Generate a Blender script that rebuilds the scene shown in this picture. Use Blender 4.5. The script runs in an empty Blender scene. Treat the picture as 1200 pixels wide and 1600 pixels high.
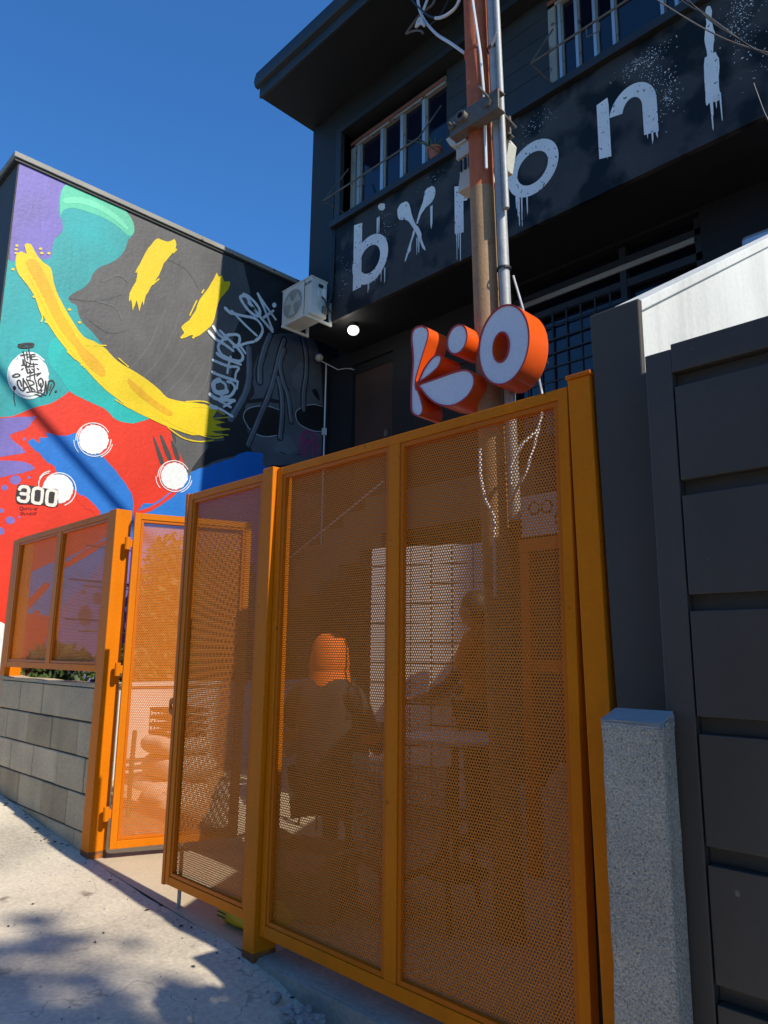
# A street gate of orange perforated steel in front of a dark painted house, with a mural wall at the left
import bpy, bmesh, math, random
from mathutils import Vector, Matrix
from mathutils.geometry import tessellate_polygon
random.seed(7)
S = 0.75                      # every length below is in units of 0.75 m
scene = bpy.context.scene
COL = scene.collection
R = math.radians

# ------------------------------------------------------------------ camera
cam_data = bpy.data.cameras.new('camera')
cam_data.sensor_fit = 'HORIZONTAL'; cam_data.sensor_width = 36.0; cam_data.lens = 34.29
cam_data.clip_start = 0.05; cam_data.clip_end = 600
cam = bpy.data.objects.new('camera', cam_data); COL.objects.link(cam)
RX, DN, FW = ((0.702663, 0.711434, 0.011263), (-0.12896, 0.142905, -0.981299), (-0.699739, 0.68807, 0.192161))
cam.matrix_world = Matrix(((RX[0], -DN[0], -FW[0], 0.0), (RX[1], -DN[1], -FW[1], -2.5236*S), (RX[2], -DN[2], -FW[2], 1.6*S), (0, 0, 0, 1)))
scene.camera = cam

# ------------------------------------------------------------------ daylight
SUN_EL, SUN_AZ = R(45.0), R(2.2)        # azimuth measured from +X towards +Y
world = bpy.data.worlds.new('World'); scene.world = world; world.use_nodes = True
wn = world.node_tree.nodes; wl = world.node_tree.links
wn.clear()
sky = wn.new('ShaderNodeTexSky'); sky.sky_type = 'NISHITA'; sky.sun_disc = False
sky.sun_elevation = SUN_EL; sky.sun_rotation = math.pi/2 - SUN_AZ
sky.altitude = 800; sky.air_density = 1.0; sky.dust_density = 0.2; sky.ozone_density = 2.0
bg = wn.new('ShaderNodeBackground'); bg.inputs['Strength'].default_value = 0.132
wo = wn.new('ShaderNodeOutputWorld')
tint = wn.new('ShaderNodeVectorMath'); tint.operation = 'MULTIPLY'; tint.inputs[1].default_value = (0.42, 0.95, 1.44)
wl.new(sky.outputs[0], tint.inputs[0]); wl.new(tint.outputs[0], bg.inputs[0]); wl.new(bg.outputs[0], wo.inputs[0])
sd = bpy.data.lights.new('sun', 'SUN'); sd.energy = 4.7; sd.angle = R(0.5); sd.color = (1.0, 0.94, 0.80)
so = bpy.data.objects.new('sun', sd); COL.objects.link(so)
sv = Vector((math.cos(SUN_EL)*math.cos(SUN_AZ), math.cos(SUN_EL)*math.sin(SUN_AZ), math.sin(SUN_EL)))
so.rotation_euler = sv.to_track_quat('Z', 'Y').to_euler(); so.location = (8, 0, 12)
scene.view_settings.view_transform = 'Standard'; scene.view_settings.look = 'None'
scene.view_settings.exposure = 0.18; scene.view_settings.gamma = 1.0
scene.view_settings.use_curve_mapping = False

# ------------------------------------------------------------------ outlines (metres/0.75, in the plane of their own wall)
MURAL_POLYS=[["purple",1,0,[[-0.007,7.867],[0.311,7.921],[0.634,7.895],[0.556,7.72],[0.544,7.58],[0.545,7.39],[0.599,7.272],[0.62,7.139],[0.548,7.013],[0.521,6.861],[0.526,6.725],[0.506,6.587],[0.375,6.434],[0.052,6.304]]],["teal",1,0.0,[[-0.509,6.29],[0.037,6.448],[0.28,6.585],[0.497,6.676],[0.513,6.858],[0.534,6.979],[0.613,7.118],[0.6,7.263],[0.55,7.344],[0.535,7.499],[0.541,7.616],[0.66,7.811],[1.006,7.904],[1.389,7.788],[1.557,7.5],[1.518,7.392],[1.484,7.226],[1.403,7.063],[1.275,6.922],[1.148,6.812],[1.07,6.684],[1.037,6.557],[0.96,6.433],[0.842,6.313],[0.782,6.226],[0.812,6.173],[0.899,6.149],[0.926,6.048],[1.005,5.937],[1.144,5.845],[1.337,5.675],[1.583,5.469],[1.832,5.304],[2.134,5.175],[2.202,4.923],[1.995,4.826],[1.741,4.682],[1.189,4.855],[0.571,4.441],[-0.266,4.085]]],["brightteal",2,0,[[0.592,5.44],[0.657,5.611],[0.783,5.589],[0.966,5.422],[1.243,5.231],[1.618,5.058],[2.085,4.914],[1.876,4.751],[1.739,4.709],[1.555,4.72],[1.411,4.821],[1.188,4.872],[0.944,4.933],[0.836,5.027],[0.744,5.133],[0.637,5.233]]],["mint",2,0,[[0.545,7.657],[0.614,7.836],[0.741,7.871],[1.006,7.904],[1.238,7.897],[1.434,7.829],[1.559,7.714],[1.599,7.58],[1.56,7.471],[1.483,7.467],[1.364,7.524],[1.173,7.566],[0.947,7.559],[0.73,7.525],[0.609,7.439],[0.566,7.352]]],["mintlite",3,0.004,[[0.593,7.604],[0.799,7.723],[1.065,7.754],[1.35,7.688],[1.503,7.577],[1.467,7.54],[1.309,7.609],[1.073,7.659],[0.807,7.63],[0.616,7.538]]],["red",1,0,[[-0.414,4.207],[0.122,4.4],[0.265,4.451],[0.441,4.578],[0.551,4.648],[0.701,4.729],[0.85,4.873],[0.94,4.976],[1.049,4.979],[1.183,4.925],[1.407,4.866],[1.551,4.765],[1.738,4.718],[1.875,4.769],[1.991,4.872],[2.1,4.965],[2.323,4.914],[2.375,4.753],[2.451,4.549],[2.587,4.375],[2.661,4.207],[2.546,4.091],[2.462,3.859],[2.203,3.642],[1.952,3.46],[1.957,2.609],[1.551,1.751],[0.882,1.278],[-0.072,1.151]]],["blue",2,0.02,[[0.46,4.164],[0.531,4.222],[0.612,4.181],[0.59,4.251],[0.706,4.269],[0.676,4.33],[0.789,4.321],[0.901,4.338],[1.043,4.404],[1.081,4.352],[1.152,4.315],[1.47,4.143],[1.615,4.011],[1.763,3.859],[1.866,3.724],[1.923,3.483],[1.972,3.223],[2.062,2.101],[0.658,2.036],[0.536,1.803],[0.547,2.261],[0.682,2.543],[1.049,2.761],[1.44,3.003],[1.596,3.193],[1.495,3.352],[1.229,3.467],[1.047,3.649],[0.887,3.79],[0.821,3.904],[0.736,3.955],[0.609,4.055],[0.544,4.083]]],["purple",3,0.02,[[0.882,1.278],[0.913,1.737],[1.068,2.135],[1.249,2.346],[1.398,2.522],[1.541,2.827],[1.696,3.058],[1.986,3.048],[2.144,1.096],[0.905,1.051]]],["red",4,0.03,[[0.603,2.149],[0.846,2.422],[0.898,2.362],[0.688,2.115]]],["red",4,0.03,[[0.59,1.843],[0.788,2.081],[0.811,2.004],[0.631,1.58]]],["red",4,0.02,[[1.055,2.697],[1.523,3.038],[1.569,3.001],[1.139,2.664]]],["purpledark",4,0,[[1.473,2.057],[1.474,2.028],[1.469,2.001],[1.461,1.976],[1.448,1.955],[1.432,1.939],[1.414,1.928],[1.394,1.924],[1.374,1.927],[1.354,1.936],[1.335,1.95],[1.319,1.97],[1.307,1.994],[1.297,2.021],[1.293,2.049],[1.292,2.078],[1.296,2.106],[1.305,2.13],[1.317,2.152],[1.333,2.168],[1.351,2.179],[1.371,2.183],[1.391,2.181],[1.411,2.172],[1.43,2.158],[1.446,2.138],[1.459,2.114],[1.468,2.086]]],["purpledark",4,0,[[1.355,2.354],[1.355,2.346],[1.354,2.339],[1.352,2.333],[1.348,2.328],[1.344,2.323],[1.339,2.321],[1.333,2.319],[1.328,2.32],[1.323,2.322],[1.318,2.325],[1.313,2.33],[1.31,2.336],[1.307,2.343],[1.306,2.35],[1.306,2.358],[1.307,2.365],[1.309,2.371],[1.313,2.376],[1.317,2.38],[1.322,2.383],[1.328,2.384],[1.333,2.384],[1.339,2.382],[1.344,2.378],[1.348,2.374],[1.351,2.368],[1.354,2.361]]],["purpledark",4,0,[[1.58,2.286],[1.58,2.267],[1.577,2.249],[1.571,2.233],[1.563,2.22],[1.553,2.209],[1.541,2.203],[1.528,2.2],[1.515,2.201],[1.502,2.206],[1.49,2.216],[1.479,2.228],[1.471,2.243],[1.465,2.26],[1.462,2.278],[1.462,2.297],[1.465,2.314],[1.47,2.33],[1.478,2.344],[1.489,2.354],[1.5,2.361],[1.513,2.364],[1.527,2.363],[1.54,2.358],[1.552,2.349],[1.562,2.336],[1.571,2.321],[1.577,2.304]]],["red",3,0.02,[[1.065,3.627],[1.275,3.423],[1.306,3.453],[1.112,3.66]]],["red",3,0.02,[[1.204,3.565],[1.409,3.357],[1.455,3.415],[1.261,3.583]]],["blue",2,0.02,[[1.952,3.46],[2.203,3.633],[2.433,3.836],[2.623,4.009],[2.744,4.204],[3.025,4.325],[3.183,4.435],[3.459,4.55],[3.57,4.654],[3.864,4.736],[4.083,4.802],[4.174,4.736],[4.015,4.661],[4.167,4.628],[3.972,4.547],[4.122,4.513],[4.028,4.411],[4.193,4.357],[4.261,4.243],[4.361,2.207],[2.062,2.101]]],["red",3,0.02,[[1.977,3.5],[2.297,3.675],[2.575,3.973],[2.618,3.942],[2.32,3.633],[2.045,3.474]]],["purple",2,0.01,[[-0.418,4.245],[0.124,4.384],[0.503,4.501],[0.495,4.423],[0.415,4.304],[0.246,4.2],[0.336,4.121],[0.441,4.045],[0.372,3.981],[-0.365,3.77]]],["purple",2,0.01,[[-0.362,3.74],[0.322,3.89],[0.51,3.894],[0.584,3.842],[0.483,3.782],[0.34,3.715],[-0.33,3.456]]],["purple",2,0,[[0.438,3.668],[0.435,3.646],[0.424,3.625],[0.405,3.609],[0.381,3.6],[0.357,3.6],[0.336,3.609],[0.321,3.625],[0.314,3.646],[0.316,3.669],[0.328,3.69],[0.347,3.706],[0.37,3.715],[0.394,3.715],[0.415,3.706],[0.431,3.69]]],["purple",2,0,[[0.299,3.548],[0.297,3.534],[0.291,3.522],[0.28,3.513],[0.266,3.508],[0.252,3.509],[0.24,3.514],[0.231,3.523],[0.227,3.536],[0.229,3.549],[0.235,3.561],[0.246,3.57],[0.259,3.575],[0.273,3.575],[0.286,3.569],[0.295,3.56]]],["purple",2,0,[[0.546,3.72],[0.545,3.714],[0.542,3.707],[0.536,3.702],[0.529,3.7],[0.522,3.7],[0.515,3.703],[0.511,3.707],[0.509,3.714],[0.509,3.72],[0.513,3.727],[0.519,3.731],[0.526,3.734],[0.533,3.734],[0.539,3.731],[0.544,3.727]]],["purple",2,0,[[0.419,3.161],[0.417,3.142],[0.408,3.126],[0.392,3.114],[0.373,3.107],[0.354,3.108],[0.336,3.116],[0.324,3.13],[0.318,3.147],[0.32,3.165],[0.33,3.182],[0.345,3.194],[0.364,3.2],[0.383,3.199],[0.401,3.191],[0.413,3.178]]],["purple",2,0,[[0.285,3.26],[0.284,3.25],[0.278,3.24],[0.27,3.233],[0.259,3.23],[0.248,3.23],[0.238,3.234],[0.231,3.242],[0.228,3.252],[0.229,3.262],[0.234,3.272],[0.243,3.279],[0.254,3.282],[0.265,3.282],[0.275,3.277],[0.282,3.27]]],["purple",2,0,[[0.318,3.014],[0.316,2.996],[0.306,2.979],[0.291,2.967],[0.273,2.962],[0.254,2.963],[0.237,2.971],[0.224,2.984],[0.219,3.001],[0.221,3.019],[0.23,3.035],[0.245,3.047],[0.263,3.053],[0.283,3.052],[0.3,3.044],[0.312,3.031]]],["purple",2,0,[[0.481,3.209],[0.48,3.204],[0.477,3.199],[0.473,3.195],[0.467,3.194],[0.462,3.194],[0.457,3.196],[0.453,3.2],[0.451,3.205],[0.452,3.21],[0.455,3.215],[0.459,3.218],[0.465,3.22],[0.47,3.22],[0.475,3.218],[0.479,3.214]]],["purple",2,0,[[0.534,4.5],[0.533,4.494],[0.531,4.489],[0.526,4.484],[0.52,4.482],[0.514,4.482],[0.509,4.483],[0.505,4.487],[0.504,4.492],[0.504,4.498],[0.507,4.503],[0.512,4.508],[0.517,4.51],[0.523,4.51],[0.529,4.509],[0.532,4.505]]],["purple",2,0,[[0.445,4.194],[0.444,4.188],[0.441,4.181],[0.435,4.176],[0.428,4.173],[0.421,4.173],[0.415,4.175],[0.41,4.18],[0.408,4.186],[0.409,4.193],[0.412,4.2],[0.418,4.205],[0.425,4.208],[0.432,4.208],[0.439,4.205],[0.443,4.201]]],["white",4,0,[[0.184,1.83],[0.447,1.906],[0.498,1.415],[0.231,1.387]]],["grey",3,0,[[2.325,4.895],[2.417,4.879],[2.477,4.622],[2.458,4.599]]],["grey",3,0,[[2.226,4.605],[2.265,4.623],[2.425,4.353],[2.368,4.313]]],["grey",3,0,[[2.12,4.582],[2.162,4.553],[2.312,4.264],[2.255,4.234]]],["grey",3,0,[[2.399,4.567],[2.428,4.592],[2.556,4.379],[2.497,4.338]]],["black",1,0,[[3.514,7.956],[4.77,7.93],[5.359,7.968],[5.612,4.703],[4.388,4.264],[4.083,4.802],[3.801,4.785],[3.512,4.642],[3.234,4.515],[3.022,4.373],[2.764,4.227],[3.006,4.618],[3.274,4.776],[3.199,5.064],[3.331,5.72],[3.35,6.581],[3.629,7.231]]],["black",1,0,[[2.744,4.213],[3.006,4.618],[3.053,4.728],[3.855,4.902],[4.109,4.765],[3.514,4.602],[3.074,4.413]]],["face",2,0,[[3.782,5.693],[3.718,5.99],[3.861,6.458],[4.117,6.802],[4.63,6.972],[5.016,6.914],[5.169,6.179],[5.197,4.999],[5.094,4.825],[4.081,4.564],[4.0,4.732],[3.787,4.729],[3.728,4.959],[3.648,5.144],[3.63,5.447]]],["facelite",3,0,[[4.212,4.858],[4.328,5.03],[4.5,5.152],[4.608,5.027],[4.664,4.932],[4.465,4.806],[4.314,4.796]]],["facelite",3,0,[[4.504,6.216],[4.703,6.498],[4.825,6.174],[4.727,5.925],[4.565,6.013]]],["ink",4,0,[[3.596,5.234],[3.635,5.366],[3.794,5.468],[4.031,5.538],[4.304,5.533],[4.34,5.307],[4.275,5.102],[4.057,5.032],[3.865,5.031],[3.697,5.095]]],["ink",4,0,[[4.623,5.591],[4.789,5.731],[5.002,5.808],[5.182,5.82],[5.198,5.375],[4.993,5.34],[4.75,5.371],[4.642,5.443]]],["ink",4,0,[[3.649,5.534],[3.976,5.661],[4.271,5.696],[4.274,5.643],[3.979,5.599],[3.675,5.489]]],["ink",4,0.01,[[4.938,6.048],[5.046,6.1],[5.136,5.921],[5.052,5.944]]],["white",8,0,[[4.126,7.332],[4.126,7.322],[4.123,7.311],[4.118,7.301],[4.112,7.292],[4.104,7.283],[4.095,7.277],[4.086,7.272],[4.076,7.27],[4.067,7.27],[4.059,7.272],[4.052,7.277],[4.046,7.283],[4.043,7.292],[4.041,7.301],[4.042,7.311],[4.045,7.321],[4.049,7.332],[4.056,7.341],[4.063,7.349],[4.072,7.356],[4.082,7.36],[4.091,7.363],[4.1,7.363],[4.109,7.36],[4.116,7.356],[4.121,7.349],[4.125,7.341]]],["white",5,0.01,[[0.635,5.084],[0.635,5.026],[0.625,4.968],[0.604,4.912],[0.575,4.862],[0.538,4.818],[0.495,4.783],[0.448,4.759],[0.399,4.746],[0.351,4.745],[0.305,4.756],[0.263,4.777],[0.227,4.809],[0.199,4.85],[0.179,4.898],[0.169,4.951],[0.168,5.006],[0.177,5.063],[0.196,5.117],[0.223,5.168],[0.259,5.212],[0.3,5.248],[0.346,5.274],[0.395,5.289],[0.444,5.292],[0.492,5.283],[0.536,5.262],[0.573,5.23],[0.603,5.189],[0.624,5.139]]],["inkwarm",7,0,[[0.265,4.812],[0.265,4.806],[0.264,4.8],[0.262,4.794],[0.259,4.789],[0.255,4.784],[0.251,4.781],[0.247,4.779],[0.242,4.779],[0.237,4.78],[0.233,4.782],[0.229,4.785],[0.226,4.79],[0.224,4.795],[0.223,4.801],[0.223,4.807],[0.224,4.813],[0.226,4.819],[0.229,4.824],[0.232,4.829],[0.237,4.832],[0.241,4.834],[0.246,4.834],[0.25,4.834],[0.255,4.831],[0.258,4.828],[0.261,4.823],[0.263,4.818]]],["inkwarm",7,0,[[0.757,4.903],[0.757,4.899],[0.756,4.896],[0.754,4.892],[0.752,4.889],[0.75,4.887],[0.747,4.885],[0.744,4.884],[0.74,4.883],[0.737,4.883],[0.734,4.885],[0.732,4.886],[0.73,4.889],[0.728,4.892],[0.728,4.895],[0.728,4.899],[0.728,4.902],[0.73,4.906],[0.732,4.909],[0.734,4.911],[0.737,4.913],[0.741,4.915],[0.744,4.915],[0.747,4.915],[0.75,4.914],[0.753,4.912],[0.755,4.909],[0.756,4.906]]],["white",5,0.015,[[1.482,4.414],[1.481,4.37],[1.472,4.327],[1.454,4.287],[1.429,4.249],[1.398,4.218],[1.362,4.193],[1.322,4.176],[1.282,4.168],[1.241,4.169],[1.203,4.178],[1.168,4.195],[1.139,4.22],[1.116,4.252],[1.1,4.288],[1.092,4.328],[1.092,4.37],[1.101,4.412],[1.118,4.452],[1.142,4.489],[1.172,4.521],[1.207,4.546],[1.246,4.564],[1.287,4.574],[1.328,4.575],[1.367,4.566],[1.403,4.549],[1.434,4.524],[1.458,4.492],[1.474,4.455]]],["white",5,0.015,[[2.698,4.128],[2.696,4.086],[2.685,4.044],[2.665,4.004],[2.637,3.968],[2.603,3.938],[2.563,3.914],[2.521,3.898],[2.477,3.891],[2.434,3.892],[2.393,3.902],[2.357,3.92],[2.326,3.945],[2.302,3.976],[2.286,4.012],[2.278,4.052],[2.28,4.093],[2.29,4.133],[2.309,4.173],[2.335,4.208],[2.368,4.239],[2.407,4.263],[2.449,4.28],[2.493,4.289],[2.536,4.289],[2.578,4.28],[2.616,4.262],[2.648,4.237],[2.673,4.205],[2.69,4.168]]],["white",5,0.01,[[1.078,3.663],[1.078,3.623],[1.069,3.583],[1.052,3.545],[1.028,3.511],[0.997,3.482],[0.962,3.461],[0.924,3.446],[0.885,3.44],[0.846,3.442],[0.808,3.453],[0.775,3.471],[0.746,3.496],[0.724,3.526],[0.708,3.561],[0.7,3.599],[0.701,3.639],[0.709,3.678],[0.725,3.715],[0.748,3.749],[0.777,3.778],[0.811,3.801],[0.849,3.816],[0.888,3.823],[0.928,3.822],[0.966,3.812],[1.001,3.795],[1.031,3.77],[1.054,3.739],[1.07,3.702]]],["inkwarm",7,0,[[0.404,3.575],[0.437,3.611],[0.55,3.617],[0.652,3.617],[0.756,3.611],[0.881,3.622],[0.898,3.513],[0.901,3.407],[0.738,3.399],[0.573,3.387],[0.417,3.383]]],["yellow",5,0.006,[[0.089,6.541],[0.142,6.626],[0.213,6.62],[0.171,6.729],[0.246,6.77],[0.338,6.646],[0.441,6.579],[0.527,6.541],[0.568,6.374],[0.64,6.219],[0.737,6.072],[0.88,5.894],[1.022,5.749],[1.155,5.728],[1.337,5.675],[1.464,5.574],[1.674,5.496],[1.918,5.424],[2.174,5.302],[2.3,5.219],[2.588,5.235],[2.907,5.277],[3.111,5.217],[3.031,5.075],[3.278,5.083],[3.091,4.998],[3.308,4.967],[3.043,4.886],[3.224,4.856],[2.939,4.802],[2.727,4.755],[2.466,4.774],[2.211,4.811],[1.963,4.865],[1.769,4.911],[1.576,5.001],[1.388,5.089],[1.2,5.219],[1.041,5.354],[0.88,5.441],[0.742,5.577],[0.607,5.711],[0.496,5.851],[0.422,5.958],[0.343,6.107],[0.255,6.207],[0.152,6.3],[0.094,6.41]]],["amber",6,0.01,[[0.209,6.502],[0.319,6.592],[0.437,6.459],[0.552,6.277],[0.701,6.014],[0.843,5.836],[1.017,5.619],[1.219,5.499],[1.138,5.429],[0.954,5.554],[0.754,5.715],[0.586,5.927],[0.451,6.148],[0.322,6.323]]],["amber",6,0.01,[[0.852,5.748],[1.037,5.58],[1.219,5.499],[1.365,5.358],[1.329,5.256],[1.146,5.34],[0.976,5.497]]],["amber",6,0.01,[[1.686,5.357],[2.087,5.134],[2.397,5.019],[2.32,4.952],[2.044,5.056],[1.745,5.204]]],["yellow",6,0,[[0.101,6.69],[0.099,6.678],[0.09,6.668],[0.078,6.663],[0.068,6.665],[0.063,6.673],[0.066,6.685],[0.075,6.695],[0.086,6.7],[0.097,6.698]]],["yellow",6,0,[[0.099,6.635],[0.097,6.623],[0.088,6.613],[0.076,6.608],[0.066,6.61],[0.061,6.619],[0.063,6.63],[0.072,6.641],[0.084,6.646],[0.095,6.644]]],["yellow",6,0,[[0.105,6.584],[0.102,6.572],[0.093,6.562],[0.081,6.557],[0.071,6.559],[0.066,6.567],[0.069,6.579],[0.078,6.589],[0.09,6.594],[0.1,6.592]]],["yellow",6,0,[[0.387,6.767],[0.384,6.755],[0.375,6.745],[0.362,6.739],[0.352,6.741],[0.347,6.75],[0.35,6.762],[0.359,6.773],[0.372,6.778],[0.382,6.776]]],["yellow",6,0,[[0.409,6.712],[0.406,6.7],[0.396,6.69],[0.384,6.684],[0.373,6.686],[0.368,6.695],[0.371,6.707],[0.381,6.718],[0.393,6.723],[0.404,6.721]]],["yellow",6,0,[[0.495,6.749],[0.492,6.737],[0.483,6.726],[0.47,6.72],[0.459,6.723],[0.454,6.731],[0.457,6.743],[0.467,6.754],[0.479,6.76],[0.49,6.757]]],["yellow",6,0,[[0.089,6.355],[0.087,6.343],[0.078,6.333],[0.066,6.328],[0.056,6.331],[0.051,6.339],[0.054,6.351],[0.063,6.361],[0.074,6.365],[0.085,6.363]]],["yellow",6,0,[[0.374,6.083],[0.371,6.072],[0.362,6.062],[0.35,6.057],[0.339,6.06],[0.335,6.068],[0.337,6.08],[0.347,6.09],[0.359,6.094],[0.369,6.092]]],["yellow",6,0,[[0.827,6.068],[0.824,6.056],[0.814,6.046],[0.801,6.041],[0.789,6.044],[0.784,6.053],[0.787,6.064],[0.797,6.075],[0.811,6.079],[0.822,6.077]]],["yellow",6,0,[[0.976,5.936],[0.973,5.924],[0.962,5.914],[0.949,5.909],[0.938,5.912],[0.932,5.921],[0.936,5.933],[0.946,5.943],[0.959,5.948],[0.971,5.945]]],["yellow",6,0,[[0.554,5.8],[0.551,5.788],[0.542,5.779],[0.529,5.774],[0.519,5.777],[0.514,5.786],[0.517,5.797],[0.526,5.807],[0.539,5.811],[0.549,5.809]]],["yellow",6,0,[[1.346,5.64],[1.342,5.628],[1.331,5.618],[1.317,5.614],[1.306,5.617],[1.3,5.626],[1.304,5.638],[1.314,5.648],[1.328,5.653],[1.34,5.65]]],["yellow",6,0,[[1.063,5.361],[1.059,5.349],[1.049,5.339],[1.036,5.335],[1.024,5.338],[1.019,5.348],[1.022,5.359],[1.033,5.369],[1.046,5.373],[1.057,5.37]]],["yellow",6,0,[[1.099,5.344],[1.095,5.332],[1.085,5.323],[1.071,5.319],[1.06,5.322],[1.055,5.331],[1.058,5.343],[1.068,5.352],[1.082,5.356],[1.093,5.353]]],["yellow",6,0,[[1.374,5.213],[1.37,5.201],[1.36,5.192],[1.346,5.188],[1.334,5.191],[1.329,5.201],[1.332,5.212],[1.343,5.222],[1.357,5.226],[1.369,5.223]]],["yellow",6,0,[[1.431,5.174],[1.428,5.162],[1.417,5.153],[1.403,5.149],[1.391,5.152],[1.385,5.161],[1.389,5.173],[1.4,5.183],[1.414,5.187],[1.426,5.183]]],["yellow",6,0,[[2.0,4.95],[1.996,4.938],[1.985,4.928],[1.969,4.924],[1.957,4.928],[1.951,4.938],[1.955,4.95],[1.967,4.959],[1.982,4.963],[1.995,4.96]]],["yellow",6,0,[[2.034,4.892],[2.03,4.88],[2.018,4.87],[2.003,4.866],[1.99,4.87],[1.985,4.88],[1.988,4.892],[2.0,4.902],[2.015,4.905],[2.028,4.902]]],["yellow",6,0,[[2.066,4.985],[2.062,4.973],[2.05,4.963],[2.034,4.959],[2.021,4.963],[2.016,4.973],[2.02,4.985],[2.032,4.995],[2.047,4.999],[2.06,4.995]]],["yellow",5,0.012,[[1.902,7.529],[1.967,7.609],[2.121,7.625],[2.22,7.71],[2.257,7.641],[2.216,7.486],[2.077,7.251],[2.021,7.043],[1.909,6.797],[1.85,6.654],[1.824,6.485],[1.799,6.555],[1.765,6.375],[1.714,6.524],[1.67,6.351],[1.638,6.515],[1.604,6.464],[1.602,6.6],[1.681,6.809],[1.694,7.014],[1.774,7.248],[1.832,7.396]]],["yellow",5,0.012,[[2.93,7.34],[2.968,7.464],[3.018,7.397],[3.073,7.462],[3.114,7.368],[3.218,7.409],[3.202,7.27],[3.073,7.08],[3.004,6.892],[2.983,6.692],[2.913,6.54],[2.811,6.401],[2.676,6.283],[2.62,6.306],[2.518,6.231],[2.448,6.178],[2.482,6.291],[2.435,6.357],[2.551,6.521],[2.647,6.71],[2.71,6.913],[2.839,7.153]]]]
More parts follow.
